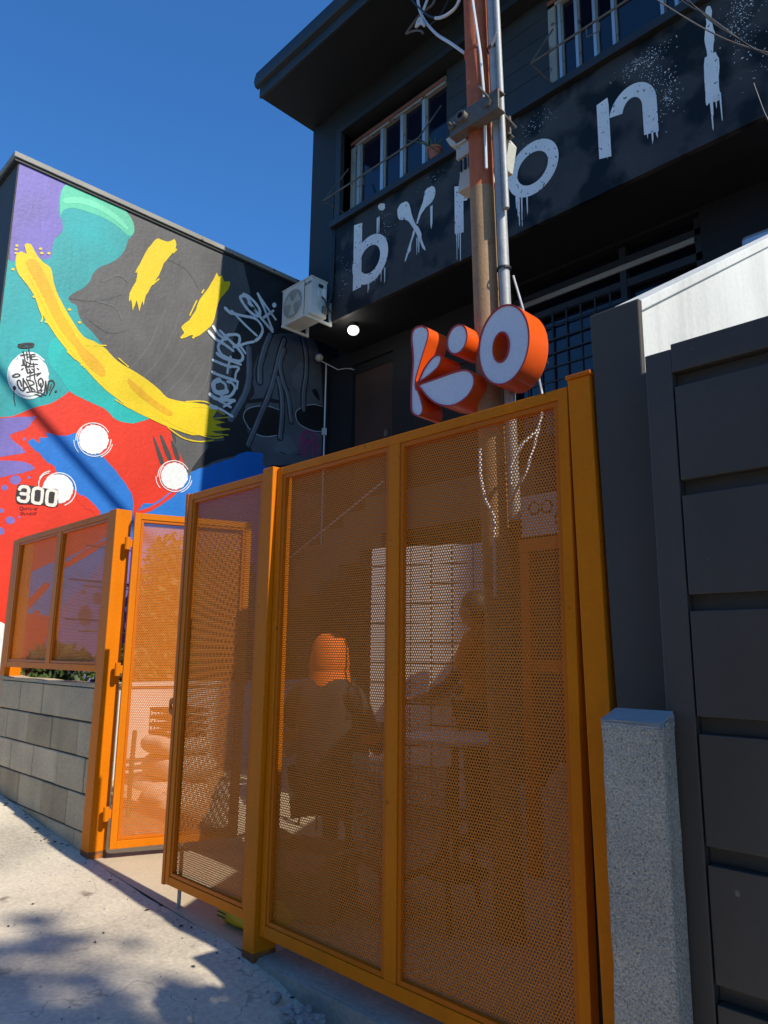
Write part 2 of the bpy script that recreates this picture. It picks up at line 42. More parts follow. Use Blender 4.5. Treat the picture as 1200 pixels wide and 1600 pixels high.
MURAL_STROKES=[["rim",5,0.0129,0,[[3.697,5.095],[3.596,5.234],[3.635,5.366],[3.794,5.468],[4.031,5.538],[4.304,5.533]]],["rim",5,0.0126,0,[[3.697,5.095],[3.865,5.021],[4.057,5.028],[4.275,5.102]]],["rim",5,0.0132,0,[[4.789,5.731],[4.623,5.591],[4.642,5.443],[4.75,5.371],[4.993,5.34],[5.198,5.371]]],["rim",5,0.0112,0,[[4.841,5.756],[5.002,5.812],[5.181,5.824]]],["ink",4,0.0161,0,[[4.313,4.827],[4.414,4.816],[4.452,4.803]]],["ink",4,0.0165,0,[[4.681,4.85],[4.771,4.889]]],["black",5,0.1793,0,[[3.624,6.405],[3.648,6.18],[3.654,5.867],[3.597,5.623],[3.474,5.366],[3.362,5.157]]],["strand",6,0.1058,0,[[3.624,6.405],[3.648,6.18],[3.654,5.867],[3.597,5.623],[3.474,5.366],[3.362,5.157]]],["strandlite",7,0.0382,0,[[3.6,6.41],[3.624,6.185],[3.63,5.873],[3.574,5.629],[3.451,5.372],[3.339,5.163]]],["black",5,0.1476,0,[[4.03,6.773],[3.953,6.574],[3.902,6.385],[3.854,6.135],[3.866,5.906]]],["strand",6,0.0871,0,[[4.03,6.773],[3.953,6.574],[3.902,6.385],[3.854,6.135],[3.866,5.906]]],["strandlite",7,0.0315,0,[[4.005,6.778],[3.928,6.579],[3.877,6.39],[3.829,6.141],[3.842,5.911]]],["black",5,0.1208,0,[[4.322,6.781],[4.233,6.488],[4.182,6.232],[4.089,5.84],[3.918,5.374],[3.701,4.812]]],["strand",6,0.0713,0,[[4.322,6.781],[4.233,6.488],[4.182,6.232],[4.089,5.84],[3.918,5.374],[3.701,4.812]]],["strandlite",7,0.0257,0,[[4.296,6.786],[4.208,6.493],[4.157,6.238],[4.064,5.846],[3.894,5.381],[3.678,4.819]]],["black",5,0.1312,0,[[4.228,6.072],[4.303,5.833],[4.335,5.519],[4.314,5.069]]],["strand",6,0.0774,0,[[4.228,6.072],[4.303,5.833],[4.335,5.519],[4.314,5.069]]],["strandlite",7,0.0286,0,[[4.202,6.078],[4.277,5.839],[4.31,5.526],[4.289,5.076]]],["black",5,0.1208,0,[[4.33,6.606],[4.254,6.319],[4.331,6.036],[4.444,5.806],[4.527,5.394]]],["strand",6,0.0713,0,[[4.33,6.606],[4.254,6.319],[4.331,6.036],[4.444,5.806],[4.527,5.394]]],["strandlite",7,0.0263,0,[[4.304,6.611],[4.229,6.324],[4.305,6.042],[4.418,5.812],[4.501,5.401]]],["black",5,0.1263,0,[[4.698,6.949],[4.791,6.66],[4.806,6.303],[4.766,5.957],[4.778,5.662]]],["strand",6,0.0745,0,[[4.698,6.949],[4.791,6.66],[4.806,6.303],[4.766,5.957],[4.778,5.662]]],["strandlite",7,0.0269,0,[[4.671,6.954],[4.764,6.665],[4.779,6.309],[4.739,5.963],[4.751,5.669]]],["magenta",7,0.0191,0,[[4.72,4.836],[4.722,5.116],[4.807,5.286],[4.967,5.318],[5.094,5.197],[5.167,4.927]]],["magenta",7,0.0191,0,[[4.758,4.887],[4.784,5.194],[4.888,5.272],[5.024,5.226],[5.092,4.89]]],["magenta",7,0.0187,0,[[4.823,4.9],[4.866,5.147],[4.952,5.013],[4.999,5.176],[5.049,4.925]]],["magenta",7,0.0191,0,[[4.791,5.023],[4.892,5.153],[5.084,5.085]]],["magenta",7,0.0187,0,[[4.852,4.841],[4.897,5.045],[4.957,4.863]]],["magenta",7,0.0191,0,[[4.93,5.227],[4.815,5.093],[4.798,4.852]]],["white",8,0.0487,0,[[2.964,6.553],[3.07,6.455],[3.196,6.414]]],["white",8,0.0499,0,[[2.895,6.448],[3.032,6.36],[3.167,6.332],[3.34,6.273]]],["white",8,0.0499,0,[[3.088,6.523],[3.182,6.451],[3.084,6.306],[3.081,6.212],[3.168,6.137],[3.384,6.121],[3.497,6.155],[3.522,6.246],[3.421,6.341],[3.275,6.419],[3.203,6.478],[3.381,6.558],[3.447,6.527],[3.431,6.407],[3.348,6.338]]],["white",8,0.0409,0,[[3.426,6.374],[3.572,6.473],[3.716,6.545]]],["white",8,0.0399,0,[[3.447,6.412],[3.57,6.303]]],["white",8,0.0499,0,[[3.057,6.14],[3.159,6.104],[3.489,6.09]]],["white",8,0.0487,0,[[2.999,6.01],[3.143,5.997],[3.301,5.988]]],["white",8,0.0389,0,[[3.302,6.158],[3.276,6.026],[3.258,5.878]]],["white",8,0.0399,0,[[3.273,5.989],[3.458,6.029],[3.414,5.923],[3.402,5.806]]],["white",8,0.0487,0,[[3.001,5.817],[3.133,5.801],[3.453,5.794]]],["white",8,0.0399,0,[[3.453,5.794],[3.444,5.675]]],["white",8,0.076,0,[[3.127,5.729],[3.033,5.652],[3.051,5.537],[3.151,5.524],[3.269,5.586]]],["white",8,0.0487,0,[[3.161,5.708],[3.229,5.687],[3.246,5.6],[3.151,5.524]]],["white",8,0.0487,0,[[3.271,5.739],[3.349,5.74],[3.411,5.665],[3.329,5.521],[3.177,5.461]]],["white",8,0.057,0,[[2.981,5.453],[3.114,5.414],[3.411,5.468]]],["white",8,0.0665,0,[[3.004,5.267],[3.101,5.272]]],["white",8,0.038,0,[[3.101,5.272],[3.189,5.264],[3.393,5.205]]],["white",8,0.038,0,[[3.411,5.468],[3.229,5.324]]],["white",8,0.0389,0,[[3.137,5.4],[3.351,5.345]]],["white",8,0.0598,0,[[3.159,6.927],[3.223,6.893],[3.281,6.886]]],["white",8,0.047,0,[[3.281,6.886],[3.5,6.917],[3.713,6.949],[3.839,6.883],[3.873,6.786],[3.826,6.662],[3.746,6.572]]],["white",8,0.0408,0,[[3.278,6.924],[3.532,6.778],[3.765,6.668]]],["white",8,0.0522,0,[[4.069,6.841],[3.781,7.038],[3.629,7.168],[3.528,7.261],[3.435,7.233],[3.438,7.174],[3.563,7.058],[3.71,7.002],[3.794,7.031],[3.796,7.131],[3.698,7.226],[3.562,7.285],[3.479,7.286]]],["white",8,0.0427,0,[[3.581,7.172],[3.735,7.083]]],["white",8,0.0481,0,[[3.75,7.395],[3.898,7.167],[4.068,6.874]]],["white",8,0.0427,0,[[3.75,7.395],[3.919,7.241],[4.121,7.076]]],["white",8,0.0427,0,[[3.885,7.026],[4.071,7.211]]],["white",5,0.0176,0,[[0.595,4.865],[0.547,4.805],[0.489,4.761],[0.426,4.734],[0.361,4.727],[0.299,4.739],[0.244,4.77],[0.2,4.817],[0.17,4.877],[0.154,4.946],[0.155,5.02],[0.172,5.095],[0.204,5.164],[0.25,5.224],[0.306,5.27],[0.369,5.3],[0.435,5.31],[0.498,5.3],[0.555,5.271]]],["white",5,0.0182,0,[[0.58,4.849],[0.537,4.788],[0.485,4.744],[0.427,4.718],[0.368,4.713],[0.312,4.728],[0.261,4.763],[0.22,4.814],[0.191,4.879],[0.176,4.953],[0.175,5.031],[0.19,5.109],[0.218,5.18],[0.259,5.242],[0.31,5.288],[0.367,5.317],[0.427,5.325],[0.485,5.311],[0.538,5.278]]],["inkwarm",7,0.0157,0,[[0.271,5.249],[0.357,5.286]]],["inkwarm",7,0.0157,0,[[0.297,5.307],[0.317,5.245],[0.335,5.186]]],["inkwarm",7,0.0161,0,[[0.338,5.316],[0.358,5.215]]],["inkwarm",7,0.0157,0,[[0.36,5.356],[0.382,5.265],[0.401,5.17]]],["inkwarm",7,0.0153,0,[[0.348,5.248],[0.442,5.284]]],["inkwarm",7,0.0153,0,[[0.383,5.287],[0.439,5.315]]],["inkwarm",7,0.0153,0,[[0.396,5.284],[0.408,5.23]]],["inkwarm",7,0.0153,0,[[0.408,5.233],[0.478,5.255]]],["inkwarm",7,0.0148,0,[[0.304,5.206],[0.315,5.13]]],["inkwarm",7,0.0153,0,[[0.297,5.121],[0.346,5.14]]],["inkwarm",7,0.0157,0,[[0.308,5.2],[0.345,5.118],[0.376,5.041]]],["inkwarm",7,0.0153,0,[[0.348,5.183],[0.361,5.123],[0.396,5.162],[0.355,5.185]]],["inkwarm",7,0.0148,0,[[0.395,5.168],[0.484,5.191]]],["inkwarm",7,0.0153,0,[[0.431,5.194],[0.455,5.093],[0.467,4.996]]],["inkwarm",7,0.0153,0,[[0.362,5.116],[0.448,5.156]]],["inkwarm",7,0.0149,0,[[0.364,5.095],[0.382,5.043],[0.404,5.078],[0.389,5.102]]],["inkwarm",7,0.0153,0,[[0.389,5.102],[0.426,5.056]]],["inkwarm",7,0.0153,0,[[0.42,5.111],[0.455,5.093],[0.419,5.054]]],["inkwarm",7,0.0124,0,[[0.405,5.064],[0.415,4.967]]],["inkwarm",7,0.0157,0,[[0.374,4.988],[0.453,5.042],[0.533,5.09]]],["inkwarm",7,0.0157,0,[[0.533,5.09],[0.492,5.039]]],["inkwarm",7,0.0198,0,[[0.324,4.857],[0.298,4.92],[0.271,4.905],[0.28,4.852],[0.316,4.809],[0.349,4.8],[0.368,4.833]]],["inkwarm",7,0.0182,0,[[0.333,4.958],[0.349,4.828]]],["inkwarm",7,0.0181,0,[[0.333,4.951],[0.385,4.887],[0.43,4.815]]],["inkwarm",7,0.0165,0,[[0.345,4.834],[0.412,4.87]]],["inkwarm",7,0.0165,0,[[0.371,4.962],[0.416,4.889],[0.455,4.822]]],["inkwarm",7,0.0165,0,[[0.385,4.951],[0.442,4.953],[0.468,4.921],[0.423,4.884],[0.486,4.844]]],["inkwarm",7,0.017,0,[[0.467,4.996],[0.497,4.926],[0.518,4.846],[0.555,4.867]]],["inkwarm",7,0.0187,0,[[0.54,5.02],[0.515,4.981],[0.53,4.928],[0.564,4.909],[0.576,4.955],[0.561,5.008],[0.537,5.019]]],["inkwarm",7,0.0187,0,[[0.547,4.954],[0.565,4.848]]],["inkwarm",7,0.017,0,[[0.603,4.847],[0.602,4.998]]],["inkwarm",7,0.017,0,[[0.602,4.998],[0.637,4.842]]],["inkwarm",7,0.017,0,[[0.637,4.842],[0.644,5.01]]],["inkwarm",7,0.017,0,[[0.644,5.01],[0.682,5.032],[0.714,4.986],[0.685,4.898],[0.671,4.837]]],["inkwarm",7,0.0153,0,[[0.678,4.976],[0.665,4.9]]],["inkwarm",7,0.017,0,[[0.394,4.791],[0.469,4.82],[0.546,4.825],[0.623,4.815]]],["inkwarm",7,0.017,0,[[0.491,4.789],[0.576,4.79]]],["inkwarm",7,0.0289,0,[[0.24,5.375],[0.318,5.418],[0.4,5.441],[0.397,5.411],[0.323,5.373],[0.248,5.356],[0.24,5.375]]],["inkwarm",7,0.0182,0,[[0.21,4.958],[0.247,4.993],[0.288,4.995],[0.275,4.966],[0.22,4.944],[0.21,4.958]]],["inkwarm",7,0.0083,0,[[0.245,4.793],[0.251,4.697],[0.279,4.586]]],["inkwarm",7,0.0165,0,[[0.303,5.066],[0.32,5.085]]],["inkwarm",7,0.017,0,[[0.483,5.137],[0.503,5.129]]],["white",6,0.0123,0,[[1.517,4.421],[1.515,4.365],[1.5,4.309],[1.473,4.257],[1.436,4.213],[1.39,4.177],[1.339,4.154],[1.286,4.143],[1.234,4.146],[1.185,4.161],[1.143,4.189],[1.11,4.227],[1.087,4.273],[1.076,4.324],[1.077,4.379],[1.091,4.433],[1.116,4.484]]],["white",6,0.0123,0,[[1.052,4.31],[1.053,4.367],[1.067,4.423],[1.094,4.476],[1.131,4.523],[1.176,4.56],[1.228,4.586],[1.283,4.599],[1.339,4.598],[1.391,4.583],[1.436,4.555],[1.473,4.515]]],["white",6,0.0114,0,[[1.542,4.357],[1.525,4.297],[1.494,4.241],[1.452,4.193],[1.401,4.154]]],["white",6,0.0102,0,[[1.099,4.16],[1.064,4.2],[1.039,4.25],[1.027,4.305]]],["white",6,0.0129,0,[[2.739,4.135],[2.735,4.079],[2.718,4.024],[2.687,3.974],[2.646,3.93],[2.596,3.896],[2.54,3.874],[2.482,3.864],[2.426,3.868],[2.374,3.884],[2.329,3.912],[2.293,3.95],[2.27,3.997],[2.259,4.048],[2.262,4.102],[2.278,4.156],[2.307,4.206]]],["white",6,0.0129,0,[[2.231,4.034],[2.234,4.09],[2.25,4.145],[2.28,4.197],[2.321,4.243],[2.372,4.279],[2.429,4.304],[2.489,4.316],[2.549,4.314],[2.605,4.298],[2.653,4.269],[2.692,4.229]]],["white",6,0.0123,0,[[2.766,4.071],[2.746,4.011],[2.712,3.956],[2.665,3.908],[2.608,3.871]]],["white",6,0.0111,0,[[2.277,3.882],[2.239,3.923],[2.214,3.973],[2.202,4.028]]],["white",6,0.0132,0,[[0.738,3.74],[0.771,3.781],[0.812,3.813],[0.858,3.834],[0.908,3.843],[0.957,3.839],[1.004,3.823],[1.045,3.795],[1.078,3.757],[1.101,3.711],[1.112,3.66],[1.11,3.607],[1.097,3.556],[1.072,3.508],[1.037,3.468],[0.995,3.437]]],["white",6,0.0115,0,[[0.671,3.583],[0.656,3.614],[0.649,3.648],[0.65,3.684],[0.658,3.719],[0.674,3.751],[0.697,3.779],[0.725,3.801],[0.756,3.816]]],["white",6,0.0115,0,[[0.652,3.729],[0.671,3.767],[0.697,3.8],[0.73,3.825],[0.767,3.842]]],["cream",9,0.0403,0,[[0.431,3.549],[0.444,3.578],[0.474,3.59]]],["cream",9,0.0416,0,[[0.493,3.591],[0.525,3.585],[0.538,3.557],[0.537,3.523],[0.526,3.505]]],["cream",9,0.0416,0,[[0.455,3.498],[0.479,3.499]]],["cream",9,0.0403,0,[[0.492,3.499],[0.527,3.501],[0.54,3.473],[0.537,3.435],[0.52,3.411],[0.493,3.405]]],["cream",9,0.0403,0,[[0.43,3.439],[0.44,3.413],[0.472,3.405]]],["cream",9,0.04,0,[[0.644,3.599],[0.61,3.586],[0.594,3.556],[0.596,3.438],[0.615,3.411],[0.644,3.408]]],["cream",9,0.04,0,[[0.661,3.597],[0.687,3.592],[0.702,3.568],[0.702,3.448],[0.688,3.415],[0.66,3.407]]],["cream",9,0.0412,0,[[0.814,3.603],[0.779,3.591],[0.763,3.56],[0.765,3.441],[0.784,3.413],[0.813,3.41]]],["cream",9,0.0412,0,[[0.831,3.601],[0.858,3.597],[0.874,3.572],[0.873,3.451],[0.859,3.417],[0.83,3.409]]],["darkred",5,0.007,0,[[0.46,3.323],[0.474,3.339],[0.494,3.332],[0.494,3.298],[0.472,3.302],[0.46,3.323]]],["darkred",5,0.007,0,[[0.504,3.323],[0.515,3.305],[0.528,3.333],[0.543,3.309]]],["darkred",5,0.0072,0,[[0.542,3.322],[0.559,3.338],[0.568,3.312]]],["darkred",5,0.0072,0,[[0.578,3.341],[0.593,3.313],[0.603,3.338]]],["darkred",5,0.0072,0,[[0.617,3.33],[0.635,3.336]]],["darkred",5,0.0072,0,[[0.64,3.35],[0.645,3.327],[0.659,3.356],[0.66,3.326]]],["darkred",5,0.0072,0,[[0.478,3.272],[0.485,3.237],[0.501,3.256],[0.491,3.271]]],["darkred",5,0.007,0,[[0.509,3.27],[0.525,3.242],[0.537,3.271]]],["darkred",5,0.007,0,[[0.545,3.262],[0.566,3.268],[0.555,3.25]]],["darkred",5,0.0072,0,[[0.58,3.25],[0.587,3.282],[0.599,3.253],[0.605,3.284]]],["darkred",5,0.0072,0,[[0.618,3.256],[0.624,3.287],[0.636,3.26]]],["darkred",5,0.0072,0,[[0.64,3.289],[0.662,3.294]]],["darkred",5,0.0072,0,[[0.651,3.291],[0.653,3.261]]],["yellow",6,0.017,0,[[0.264,6.345],[0.452,6.058],[0.642,5.767],[0.966,5.422]]],["yellow",6,0.0195,0,[[2.255,4.888],[2.618,4.809],[3.049,4.787],[3.247,4.841]]],["yellow",6,0.0195,0,[[2.333,4.782],[2.575,4.682],[2.839,4.681],[3.085,4.755]]],["yellow",6,0.02,0,[[2.588,5.235],[2.85,5.313],[3.016,5.305],[3.188,5.246]]],["yellow",6,0.016,0,[[2.698,5.183],[3.02,5.245],[3.248,5.199]]],["yellow",6,0.017,0,[[0.422,5.958],[0.481,5.845],[0.472,5.771]]],["yellow",6,0.0198,0,[[1.075,5.638],[1.333,5.72]]],["yellow",6,0.0175,0,[[0.835,5.472],[0.951,5.399]]],["yellow",6,0.018,0,[[1.532,4.989],[1.74,4.922]]],["yellow",6,0.0185,0,[[1.527,5.593],[1.673,5.514]]],["yellow",6,0.0164,0,[[2.976,5.062],[3.318,5.175]]],["yellow",6,0.016,0,[[3.039,4.946],[3.352,4.987]]],["yellow",6,0.016,0,[[2.936,4.842],[3.335,4.891]]],["yellow",6,0.0267,0,[[2.216,7.486],[2.263,7.559]]],["yellow",6,0.0195,0,[[1.67,6.944],[1.71,7.06]]],["yellow",6,0.02,0,[[1.934,6.857],[2.025,6.984]]],["yellow",6,0.0307,0,[[2.446,6.198],[2.552,6.356]]],["yellow",6,0.0308,0,[[2.634,6.259],[2.703,6.365]]],["yellow",6,0.025,0,[[2.454,6.384],[2.606,6.508]]],["yellow",6,0.0205,0,[[2.557,6.595],[2.657,6.872]]],["yellow",6,0.021,0,[[2.735,7.028],[2.765,7.093]]],["greylite",2,0.0312,0,[[1.595,5.331],[1.932,5.863],[2.093,6.361],[2.198,6.6]]],["greylite",2,0.0312,0,[[1.832,5.304],[2.137,5.78],[2.308,6.233],[2.388,6.566]]],["greylite",2,0.0312,0,[[2.028,5.262],[2.33,5.64],[2.531,6.052]]],["greylite",2,0.0312,0,[[2.23,5.22],[2.51,5.592],[2.699,5.951]]],["greylite",2,0.032,0,[[2.433,5.224],[2.673,5.538],[2.845,5.892]]],["greylite",2,0.0304,0,[[1.147,6.315],[1.419,6.319],[1.525,6.164]]],["greylite",2,0.0304,0,[[1.21,6.624],[1.424,6.806],[1.57,6.765]]],["greylite",2,0.032,0,[[2.694,5.242],[2.886,5.597],[2.975,5.931]]],["greydark",2,0.0214,0,[[1.739,5.278],[2.036,5.798],[2.18,6.291]]],["greydark",2,0.0214,0,[[1.93,5.274],[2.223,5.707],[2.41,6.267]]],["greydark",2,0.0203,0,[[1.085,6.011],[1.362,5.918],[1.628,6.055]]],["greydark",2,0.0225,0,[[2.018,7.351],[2.441,7.316],[2.676,7.091]]],["greydark",2,0.0204,0,[[0.807,6.226],[1.147,6.315],[1.494,6.54]]]]
FACADE_POLYS=[["lettr",2,0.006,[[-6.553,7.987],[-6.474,7.911],[-6.432,7.741],[-6.379,7.591],[-6.302,7.47],[-6.241,7.346],[-6.241,7.297],[-6.196,7.168],[-6.158,7.05],[-6.211,7.113],[-6.265,7.234],[-6.332,7.373],[-6.41,7.518],[-6.488,7.64],[-6.583,7.716],[-6.663,7.757],[-6.706,7.84],[-6.707,7.931],[-6.649,7.994]]],["lettr",2,0.006,[[-6.092,7.992],[-6.018,7.968],[-5.98,7.888],[-5.989,7.818],[-6.048,7.736],[-6.152,7.711],[-6.242,7.641],[-6.311,7.536],[-6.333,7.551],[-6.278,7.695],[-6.212,7.826],[-6.167,7.966]]],["lettr",2,0.004,[[-6.388,7.471],[-6.357,7.408],[-6.424,7.289],[-6.439,7.184],[-6.485,7.141],[-6.54,7.045],[-6.553,7.083],[-6.485,7.253],[-6.424,7.363]]],["cream",2,0.01,[[-7.117,8.192],[-7.048,8.186],[-6.973,8.141],[-6.962,8.075],[-7.012,8.059],[-7.074,8.093],[-7.109,8.143]]],["lettr",2,0.008,[[-2.274,8.183],[-2.223,8.164],[-2.225,8.017],[-2.217,7.881],[-2.21,7.801],[-2.229,7.717],[-2.244,7.641],[-2.237,7.615],[-2.214,7.611],[-2.195,7.524],[-2.205,7.32],[-2.213,7.095],[-2.216,7.056],[-2.242,7.061],[-2.277,7.071],[-2.321,7.077],[-2.349,7.076],[-2.349,7.198],[-2.343,7.534],[-2.324,7.619],[-2.297,7.616],[-2.296,7.676],[-2.312,7.751],[-2.312,7.837],[-2.293,7.912],[-2.281,8.078]]]]
SIGN={"stem":[[-2.433,3.312],[-2.401,3.284],[-2.397,3.244],[-2.414,3.199],[-2.446,3.127],[-2.472,3.064],[-2.488,3.016],[-2.484,2.976],[-2.471,2.963],[-2.445,2.897],[-2.435,2.855],[-2.445,2.828],[-2.471,2.819],[-2.503,2.836],[-2.523,2.866],[-2.526,2.937],[-2.524,3.017],[-2.514,3.126],[-2.518,3.2],[-2.525,3.254],[-2.519,3.304],[-2.492,3.324],[-2.459,3.323]],"petal":[[-2.32,3.117],[-2.308,3.097],[-2.316,3.07],[-2.339,3.046],[-2.395,3.022],[-2.446,3.008],[-2.477,3.003],[-2.465,3.027],[-2.433,3.073],[-2.388,3.11],[-2.351,3.124]],"leaf":[[-2.474,2.994],[-2.395,2.998],[-2.308,2.999],[-2.224,3.0],[-2.16,2.993],[-2.121,2.971],[-2.099,2.937],[-2.1,2.895],[-2.128,2.856],[-2.174,2.83],[-2.238,2.82],[-2.309,2.837],[-2.37,2.873],[-2.42,2.92],[-2.452,2.961]]}
CABLE_TANGLE = [([(-2.496, 0.6, 5.33), (-2.613, 0.6, 5.483), (-2.719, 0.6, 5.614), (-2.787, 0.6, 5.72), (-2.83, 0.6, 5.796), (-2.861, 0.6, 5.863), (-2.888, 0.6, 5.944), (-2.906, 0.6, 6.05)], 0.01, 'white cable'), ([(-2.49, 0.55, 5.7), (-2.529, 0.55, 5.657), (-2.594, 0.55, 5.652), (-2.659, 0.55, 5.673), (-2.7, 0.55, 5.7)], 0.01, 'white cable'), ([(-2.7, 0.55, 5.7), (-2.759, 0.55, 5.759), (-2.802, 0.55, 5.82), (-2.864, 0.55, 5.913), (-2.918, 0.55, 6.006)], 0.007, 'black rubber'), ([(-2.744, 0.6, 5.924), (-2.77, 0.6, 5.889), (-2.822, 0.6, 5.889), (-2.883, 0.6, 5.887), (-2.955, 0.6, 5.86), (-3.014, 0.6, 5.827)], 0.008, 'old galvanised'), ([(-3.014, 0.6, 5.827), (-2.964, 0.6, 5.812), (-2.901, 0.6, 5.778), (-2.861, 0.6, 5.741), (-2.858, 0.6, 5.72)], 0.007, 'old galvanised'), ([(-2.791, 0.58, 5.943), (-2.821, 0.58, 5.897), (-2.843, 0.58, 5.866)], 0.009, 'white cable'), ([(-2.627, 0.6, 5.823), (-2.669, 0.6, 5.779), (-2.727, 0.6, 5.746), (-2.787, 0.6, 5.743)], 0.006, 'black rubber'), ([(-2.843, 0.58, 5.828), (-2.865, 0.58, 5.806), (-2.9, 0.58, 5.792), (-2.865, 0.58, 5.836), (-2.825, 0.58, 5.748), (-2.847, 0.58, 5.786), (-2.882, 0.58, 5.791)], 0.01, 'white cable')]
OVERHEAD = [([(-1.481, 1.4, 5.602), (-1.411, 1.4, 5.486), (-1.313, 1.4, 5.339), (-1.22, 1.4, 5.186), (-1.14, 1.4, 5.052), (-1.07, 1.4, 4.946), (-0.969, 1.4, 4.815)], 0.0045, 'black rubber'), ([(-1.462, 1.42, 5.603), (-1.377, 1.42, 5.463), (-1.281, 1.42, 5.305), (-1.19, 1.42, 5.149), (-1.102, 1.42, 5.004), (-0.973, 1.42, 4.843)], 0.0045, 'black rubber'), ([(-1.586, 1.38, 5.637), (-1.471, 1.38, 5.462), (-1.371, 1.38, 5.314), (-1.265, 1.38, 5.166), (-1.182, 1.38, 5.061), (-1.074, 1.38, 4.941), (-0.961, 1.38, 4.832)], 0.004, 'old galvanised'), ([(-1.413, 1.36, 5.523), (-1.337, 1.36, 5.365), (-1.236, 1.36, 5.181), (-1.145, 1.36, 5.047), (-1.068, 1.36, 4.924)], 0.0035, 'black rubber'), ([(-1.124, 1.5, 4.827), (-1.104, 1.5, 4.719), (-1.084, 1.5, 4.614), (-1.055, 1.5, 4.505)], 0.004, 'black rubber')]

# ------------------------------------------------------------------ helpers
def lin(r, g, b, k=1.0):
    f = lambda c: (c/255/12.92 if c/255 <= 0.04045 else ((c/255+0.055)/1.055)**2.4)*k
    return (f(r), f(g), f(b), 1.0)

MATS = {}
def mat(name, rgb, rough=0.6, metal=0.0, var=0.12, vs=2.5, fine=0.06, fs=60, bump=0.15, bs=90, streak=0.0,
        spots=None, spec=0.5, bumpdist=0.004, coat=0.0, soft=12, brush=0.0, cracks=0.0):
    """procedural paint / plaster / metal: broad tonal drift, fine grain, optional vertical streaks and specks"""
    m = bpy.data.materials.new(name); m.use_nodes = True
    n = m.node_tree.nodes; l = m.node_tree.links; b = n['Principled BSDF']
    rgb = tuple(rgb[:3])
    tc = n.new('ShaderNodeTexCoord')
    def noise(scale, detail=4, sx=1, sy=1, sz=1):
        mp = n.new('ShaderNodeMapping'); mp.inputs['Scale'].default_value = (sx, sy, sz); l.new(tc.outputs['Object'], mp.inputs[0])
        t = n.new('ShaderNodeTexNoise'); t.inputs['Scale'].default_value = scale; t.inputs['Detail'].default_value = detail
        l.new(mp.outputs[0], t.inputs['Vector']); return t
    a = noise(vs); c = noise(fs, 2)
    def mathn(op, x, y, cl=False):
        q = n.new('ShaderNodeMath'); q.operation = op; q.use_clamp = cl
        for i, v in enumerate((x, y)):
            if isinstance(v, (int, float)): q.inputs[i].default_value = v
            else: l.new(v, q.inputs[i])
        return q.outputs[0]
    f = mathn('MULTIPLY', mathn('SUBTRACT', a.outputs[0], 0.5), var*4)
    g = mathn('MULTIPLY', mathn('SUBTRACT', c.outputs[0], 0.5), fine*4)
    s = mathn('ADD', f, g)
    if streak:
        st = noise(7, 3, 1, 1, 0.06)
        s = mathn('SUBTRACT', s, mathn('MULTIPLY', mathn('SUBTRACT', st.outputs[0], 0.45, True), streak*5))
    if brush:
        mp = n.new('ShaderNodeMapping'); mp.inputs['Rotation'].default_value = (0.7, 0, 0); mp.inputs['Scale'].default_value = (1, 5.5, .8); l.new(tc.outputs['Object'], mp.inputs[0])
        bt = n.new('ShaderNodeTexNoise'); bt.inputs['Scale'].default_value = 3.2; bt.inputs['Detail'].default_value = 6; bt.inputs['Distortion'].default_value = 1.2; l.new(mp.outputs[0], bt.inputs['Vector'])
        s = mathn('ADD', s, mathn('MULTIPLY', mathn('SUBTRACT', bt.outputs[0], 0.5), brush*4))
    s = mathn('MAXIMUM', mathn('ADD', s, 1.0), 0.08)
    vm = n.new('ShaderNodeVectorMath'); vm.operation = 'SCALE'; vm.inputs[0].default_value = rgb; l.new(s, vm.inputs['Scale'])
    out = vm.outputs[0]
    if spots:
        col, sc, th = spots
        v = noise(sc, 3); k = mathn('MULTIPLY', mathn('SUBTRACT', v.outputs[0], th), soft, True)
        mx = n.new('ShaderNodeMix'); mx.data_type = 'RGBA'; l.new(k, mx.inputs['Factor']); l.new(out, mx.inputs['A'])
        mx.inputs['B'].default_value = (*col[:3], 1); out = mx.outputs['Result']
    if cracks:
        dn = noise(2.2, 4); vo = n.new('ShaderNodeTexVoronoi'); vo.feature = 'DISTANCE_TO_EDGE'; vo.inputs['Scale'].default_value = .75
        va = n.new('ShaderNodeVectorMath'); va.operation = 'MULTIPLY_ADD'; l.new(dn.outputs['Color'], va.inputs[0]); va.inputs[1].default_value = (.55, .55, .55); l.new(tc.outputs['Object'], va.inputs[2]); l.new(va.outputs[0], vo.inputs['Vector'])
        kk = mathn('MULTIPLY', mathn('SUBTRACT', 1.0, mathn('MULTIPLY', vo.outputs['Distance'], 420), True), cracks)
        mc = n.new('ShaderNodeMix'); mc.data_type = 'RGBA'; l.new(kk, mc.inputs['Factor']); l.new(out, mc.inputs['A']); mc.inputs['B'].default_value = (.05, .045, .038, 1); out = mc.outputs['Result']
    l.new(out, b.inputs['Base Color'])
    b.inputs['Metallic'].default_value = metal
    rr = mathn('ADD', mathn('MULTIPLY', mathn('SUBTRACT', a.outputs[0], 0.5), 0.3), rough, True); l.new(rr, b.inputs['Roughness'])
    b.inputs['Specular IOR Level'].default_value = spec; b.inputs['Coat Weight'].default_value = coat
    if bump:
        t = noise(bs, 5); bp = n.new('ShaderNodeBump'); bp.inputs['Strength'].default_value = bump; bp.inputs['Distance'].default_value = bumpdist
        l.new(t.outputs[0], bp.inputs['Height']); l.new(bp.outputs[0], b.inputs['Normal'])
    MATS[name] = m
    return m

